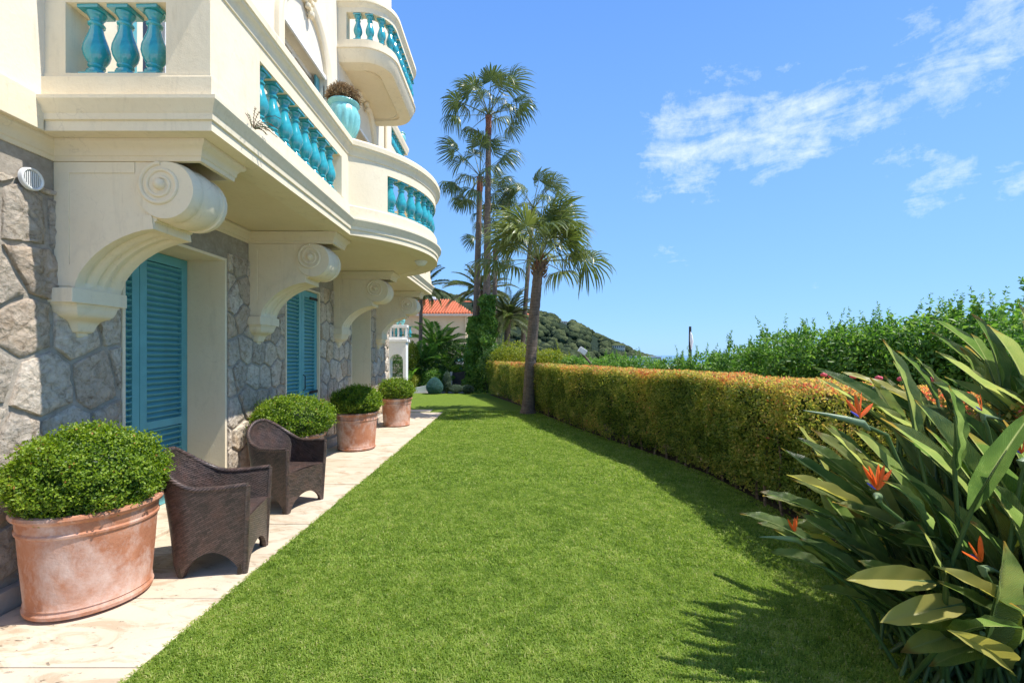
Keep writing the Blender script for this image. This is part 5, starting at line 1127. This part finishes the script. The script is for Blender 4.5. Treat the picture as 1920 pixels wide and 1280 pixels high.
# ---------------------------------------------------------------- bird of paradise
bp = thing('bird_of_paradise_plant', (2.3, 2.3, 0), 'large bird of paradise clump with orange flowers at the right edge of the lawn', 'plant')
def strel_leaf(base, bb, tip, w, fold=.5, curl=.12, nrm_hint=None, tilt=0, yellow=False):
    """petiole from ground base to blade base bb, blade from bb to tip"""
    base, bb, tip = Vector(base), Vector(bb), Vector(tip); n = 16; d = (tip-bb); L = d.length; dn = d.normalized()
    side = dn.cross(Vector(nrm_hint) if nrm_hint is not None else Vector((0, -.6, 1))).normalized(); upv = side.cross(dn).normalized()
    if tilt: rot = Matrix.Rotation(tilt, 3, dn); side = rot @ side; upv = rot @ upv
    m_ = 9; pts = []; uvs = []; ph = random.uniform(0, 6)
    for i in range(n+1):
        t = i/n; wd_ = w*(math.sin(math.pi*min(1, t*.93+.03))**.62)*(1-.28*t) if t < 1 else w*.02
        if t > .86: wd_ *= max(.05, (1-t)/.14)**.6
        ctr = bb+d*t+upv*(curl*L*math.sin(math.pi*t)*.6)-Vector((0, 0, 1))*curl*L*t*t*.8
        for j in range(m_):
            s_ = (j/(m_-1))*2-1; wave = .006*math.sin(t*22+ph+s_*2)*abs(s_)
            pts.append(ctr+side*(s_*wd_*.5*math.cos(fold*.8))+upv*(abs(s_)*wd_*.5*math.sin(fold)+wave)); uvs.append((s_, t))
    mb = MB(); mb.grid(pts, n+1, m_); me = mb.mesh('leaf', 70, 0, uvs); lo = link('leaf', me, M['strely'] if yellow else M['strel'], bp)
    if yellow: lo['label'] = 'yellow leaf with sunlit tone in its colour'
    mid = (base+bb)/2; mid = Vector(((base.x*.55+bb.x*.45), (base.y*.55+bb.y*.45), mid.z)); c = []
    for i in range(9): t = i/8; c.append(base*(1-t)**2+mid*2*t*(1-t)+bb*t*t)
    for i in range(1, 8): t = i/9*.8; c.append(bb+d*t+upv*(curl*L*math.sin(math.pi*t)*.6)-Vector((0, 0, 1))*curl*L*t*t*.8-upv*.004)
    MB().tube(c, [.010]*6+[.009]*3+[.008, .007, .006, .005, .004, .003, .002], 7).build('stem', M['stem'], bp, smooth=60)
def base_pt(): a = random.uniform(0, 6.28); r_ = random.uniform(0, .42); return (2.32+r_*math.cos(a), 2.3+.8*r_*math.sin(a), 0)
# (tip px, blade base px, tip depth, base depth, width)
LV = [((1524,677),(1650,768),2.75,2.65,.11),((1578,690),(1717,763),2.85,2.7,.12),((1681,650),(1740,726),2.9,2.75,.10),((1674,672),(1716,770),2.75,2.65,.10),
 ((1745,582),(1860,706),2.85,2.7,.13),((1822,576),(1868,706),2.6,2.5,.15),((1852,594),(1920,751),2.5,2.45,.16),((1755,654),(1898,770),2.5,2.4,.13),
 ((1745,704),(1868,810),2.4,2.4,.13),((1714,732),(1846,960),2.1,2.2,.21),((1650,762),(1812,945),2.3,2.3,.17),((1541,791),(1622,880),2.6,2.5,.12),
 ((1494,816),(1605,900),2.7,2.5,.13),((1464,834),(1620,955),2.65,2.45,.12),((1474,885),(1596,945),2.35,2.35,.11),((1424,919),(1530,958),2.5,2.4,.10),
 ((1386,953),(1492,1004),2.35,2.3,.10),((1442,1027),(1525,1057),2.3,2.25,.09),((1500,1002),(1600,1070),2.25,2.2,.10),((1486,948),(1632,1058),2.35,2.25,.11),
 ((1668,985),(1742,1004),2.05,2.1,.11),((1584,1080),(1712,1088),1.95,2.0,.15),((1650,1160),(1772,1138),1.9,1.95,.14),((1850,886),(1916,1050),1.95,2.0,.20),
 ((1882,1006),(1850,1180),1.75,1.85,.19),((1750,1050),(1918,1158),1.8,1.85,.11),((1670,852),(1810,1062),2.15,2.2,.17),((1782,756),(1870,870),2.35,2.35,.15),
 ((1900,690),(1990,860),2.3,2.3,.2),((1935,560),(1990,700),2.3,2.3,.16),((1910,560),(1935,700),2.6,2.5,.12),((1605,800),(1690,905),2.5,2.4,.11),((1560,930),(1690,1000),2.3,2.25,.12),((1930,900),(2010,1100),1.95,2.0,.2),((1800,640),(1850,780),2.75,2.6,.13),((1880,780),(1960,960),2.1,2.1,.2)]
for (t_, b_, yt, yb, w) in LV:
    T_ = P(*t_, yt); B_ = P(*b_, yb); B_ = T_+(B_-T_)*1.28
    for dd in ((.10, .06, -.09), (.20, -.06, -.16)):
        D_ = Vector(dd)+Vector([random.uniform(-.05, .05) for _ in range(3)])
        if (T_+D_).y > 1.5: strel_leaf(base_pt(), B_+D_*.8, T_+D_, w*.9, random.uniform(.4, .9), random.uniform(.02, .08), (random.uniform(-.2, 1.0), -.7, random.uniform(.4, 1.1)))
    strel_leaf(base_pt(), B_, T_, w*.95, random.uniform(.45, .95), random.uniform(.02, .09), (random.uniform(-.2, 1.0), -.7, random.uniform(.4, 1.1)), yellow=t_ in ((1650,1160),(1750,1050),(1578,690),(1474,885),(1584,1080)))
for k in range(120):
    a = random.uniform(-.2, math.pi+.9) if k % 2 else random.uniform(0, 6.28); b = Vector(base_pt()); lean = random.uniform(.15, 1.0); h_ = random.uniform(.32, 1.2)*(1.1-.35*lean)
    d = Vector((math.cos(a)*lean, math.sin(a)*lean*.8, 1)).normalized(); bb = b+d*h_; tip = bb+(d+Vector((math.cos(a)*.35*lean, math.sin(a)*.3*lean, -.1))).normalized()*random.uniform(.38, .62)
    if tip.x/tip.y < .62 and tip.z > .75: continue
    if tip.y < 1.35 or bb.y < 1.35: continue
    strel_leaf(b, bb, tip, random.uniform(.09, .14), random.uniform(.4, .95), random.uniform(.04, .12), (random.uniform(-.6, 1.1), random.uniform(-1, .3), random.uniform(.3, 1)), yellow=(k % 41 == 5))
for k in range(46):                                  # bare outer stalks near the ground
    b = Vector(base_pt()); a = random.uniform(0, 6.28); e = b+Vector((math.cos(a)*.5, math.sin(a)*.35, random.uniform(.4, .7))); MB().tube([b, (b+e)/2+Vector((0, 0, .08)), e], [.014, .012, .009], 6).build('stem', M['stem'], bp, smooth=60)
def petal_mesh(L, w, curl=.1):
    mb = MB(); pts = []
    for i in range(9):
        t = i/8; ww = w*math.sin(math.pi*min(.99, t*.85+.10))**.8*(1-.15*t) if i < 8 else w*.03
        for j in range(5): s_ = j/4*2-1; pts.append((s_*ww*.5, abs(s_)*ww*.22+curl*L*t*t, t*L))
    mb.grid(pts, 9, 5); return mb
def flower(q, beak, base, label, np_=4, face=0.0, sc=1.0):
    q = Vector(q); t = bpy.data.objects.new('flower', None); COL.objects.link(t); t.parent = bp; t.matrix_parent_inverse = Matrix.Translation(-bp.location); t.location = q; t['label'] = label; t.empty_display_size = .05
    bk = Vector(beak)-q; bs = Vector(base)-q
    side = MB().tube([bs*.35+Vector((0,0,-.03)), Vector((0,0,-.022))*sc+bs*.1, bk*.25+Vector((0,0,-.016)), bk*.6+Vector((0,0,-.006)), bk], [.010*sc, .019*sc, .015*sc, .008*sc, .0015], 10); link('spathe', side.mesh('spathe', 60), M['spathe'], t, False)
    for k in range(np_):
        a = (k-(np_-1)/2)*(.42 if np_ < 5 else .17)+face; m_ = Matrix.Rotation(a, 4, 'Y') @ Matrix.Rotation(random.uniform(-.25, .25), 4, 'X') @ Matrix.Rotation(random.uniform(-1, 1), 4, 'Z')
        pm = petal_mesh(random.uniform(.10, .135)*sc, .021*sc); me = pm.mesh('petal', 60); me.transform(m_); link('petal', me, M['orange'], t, False)
    pm = petal_mesh(.055*sc, .011*sc); me = pm.mesh('blue_tongue', 60); me.transform(Matrix.Rotation(-.95 if face < .5 else 2.6, 4, 'Y')); link('blue_tongue', me, M['blue'], t, False)
    B = Vector(base_pt()); mid = (B+Vector(base))/2+Vector((.1, 0, .15)); MB().tube([B, mid, Vector(base), q+bs*.3+Vector((0,0,-.02))], [.012, .011, .010, .010], 7).build('stem', M['stem'], bp, smooth=60)
flower(P(1612,782,2.15), P(1506,769,2.2), P(1662,815,2.15), 'orange flower on the long beak pointing left', 4, .1, .95)
flower(P(1645,918,2.05), P(1642,935,1.93), P(1652,945,2.07), 'fan of orange petals facing the camera', 7, .0, 1.0)
flower(P(1490,1002,2.3), P(1424,1006,2.32), P(1530,1022,2.3), 'low orange flower at the left of the clump', 3, -.05, .85)
flower(P(1840,1052,1.85), P(1880,1075,1.9), P(1855,1090,1.85), 'thin orange flower between dark leaves on the right', 3, -.6, .9)
flower(P(1842,770,2.25), P(1890,790,2.3), P(1850,800,2.25), 'small orange flower high on the right', 2, .0, .7)
flower(P(1915,850,2.0), P(1950,870,2.0), P(1930,900,2.0), 'orange flower cut by the right picture edge', 4, .0, 1.0)
print('stones', ns, 'objects', len(bpy.data.objects))
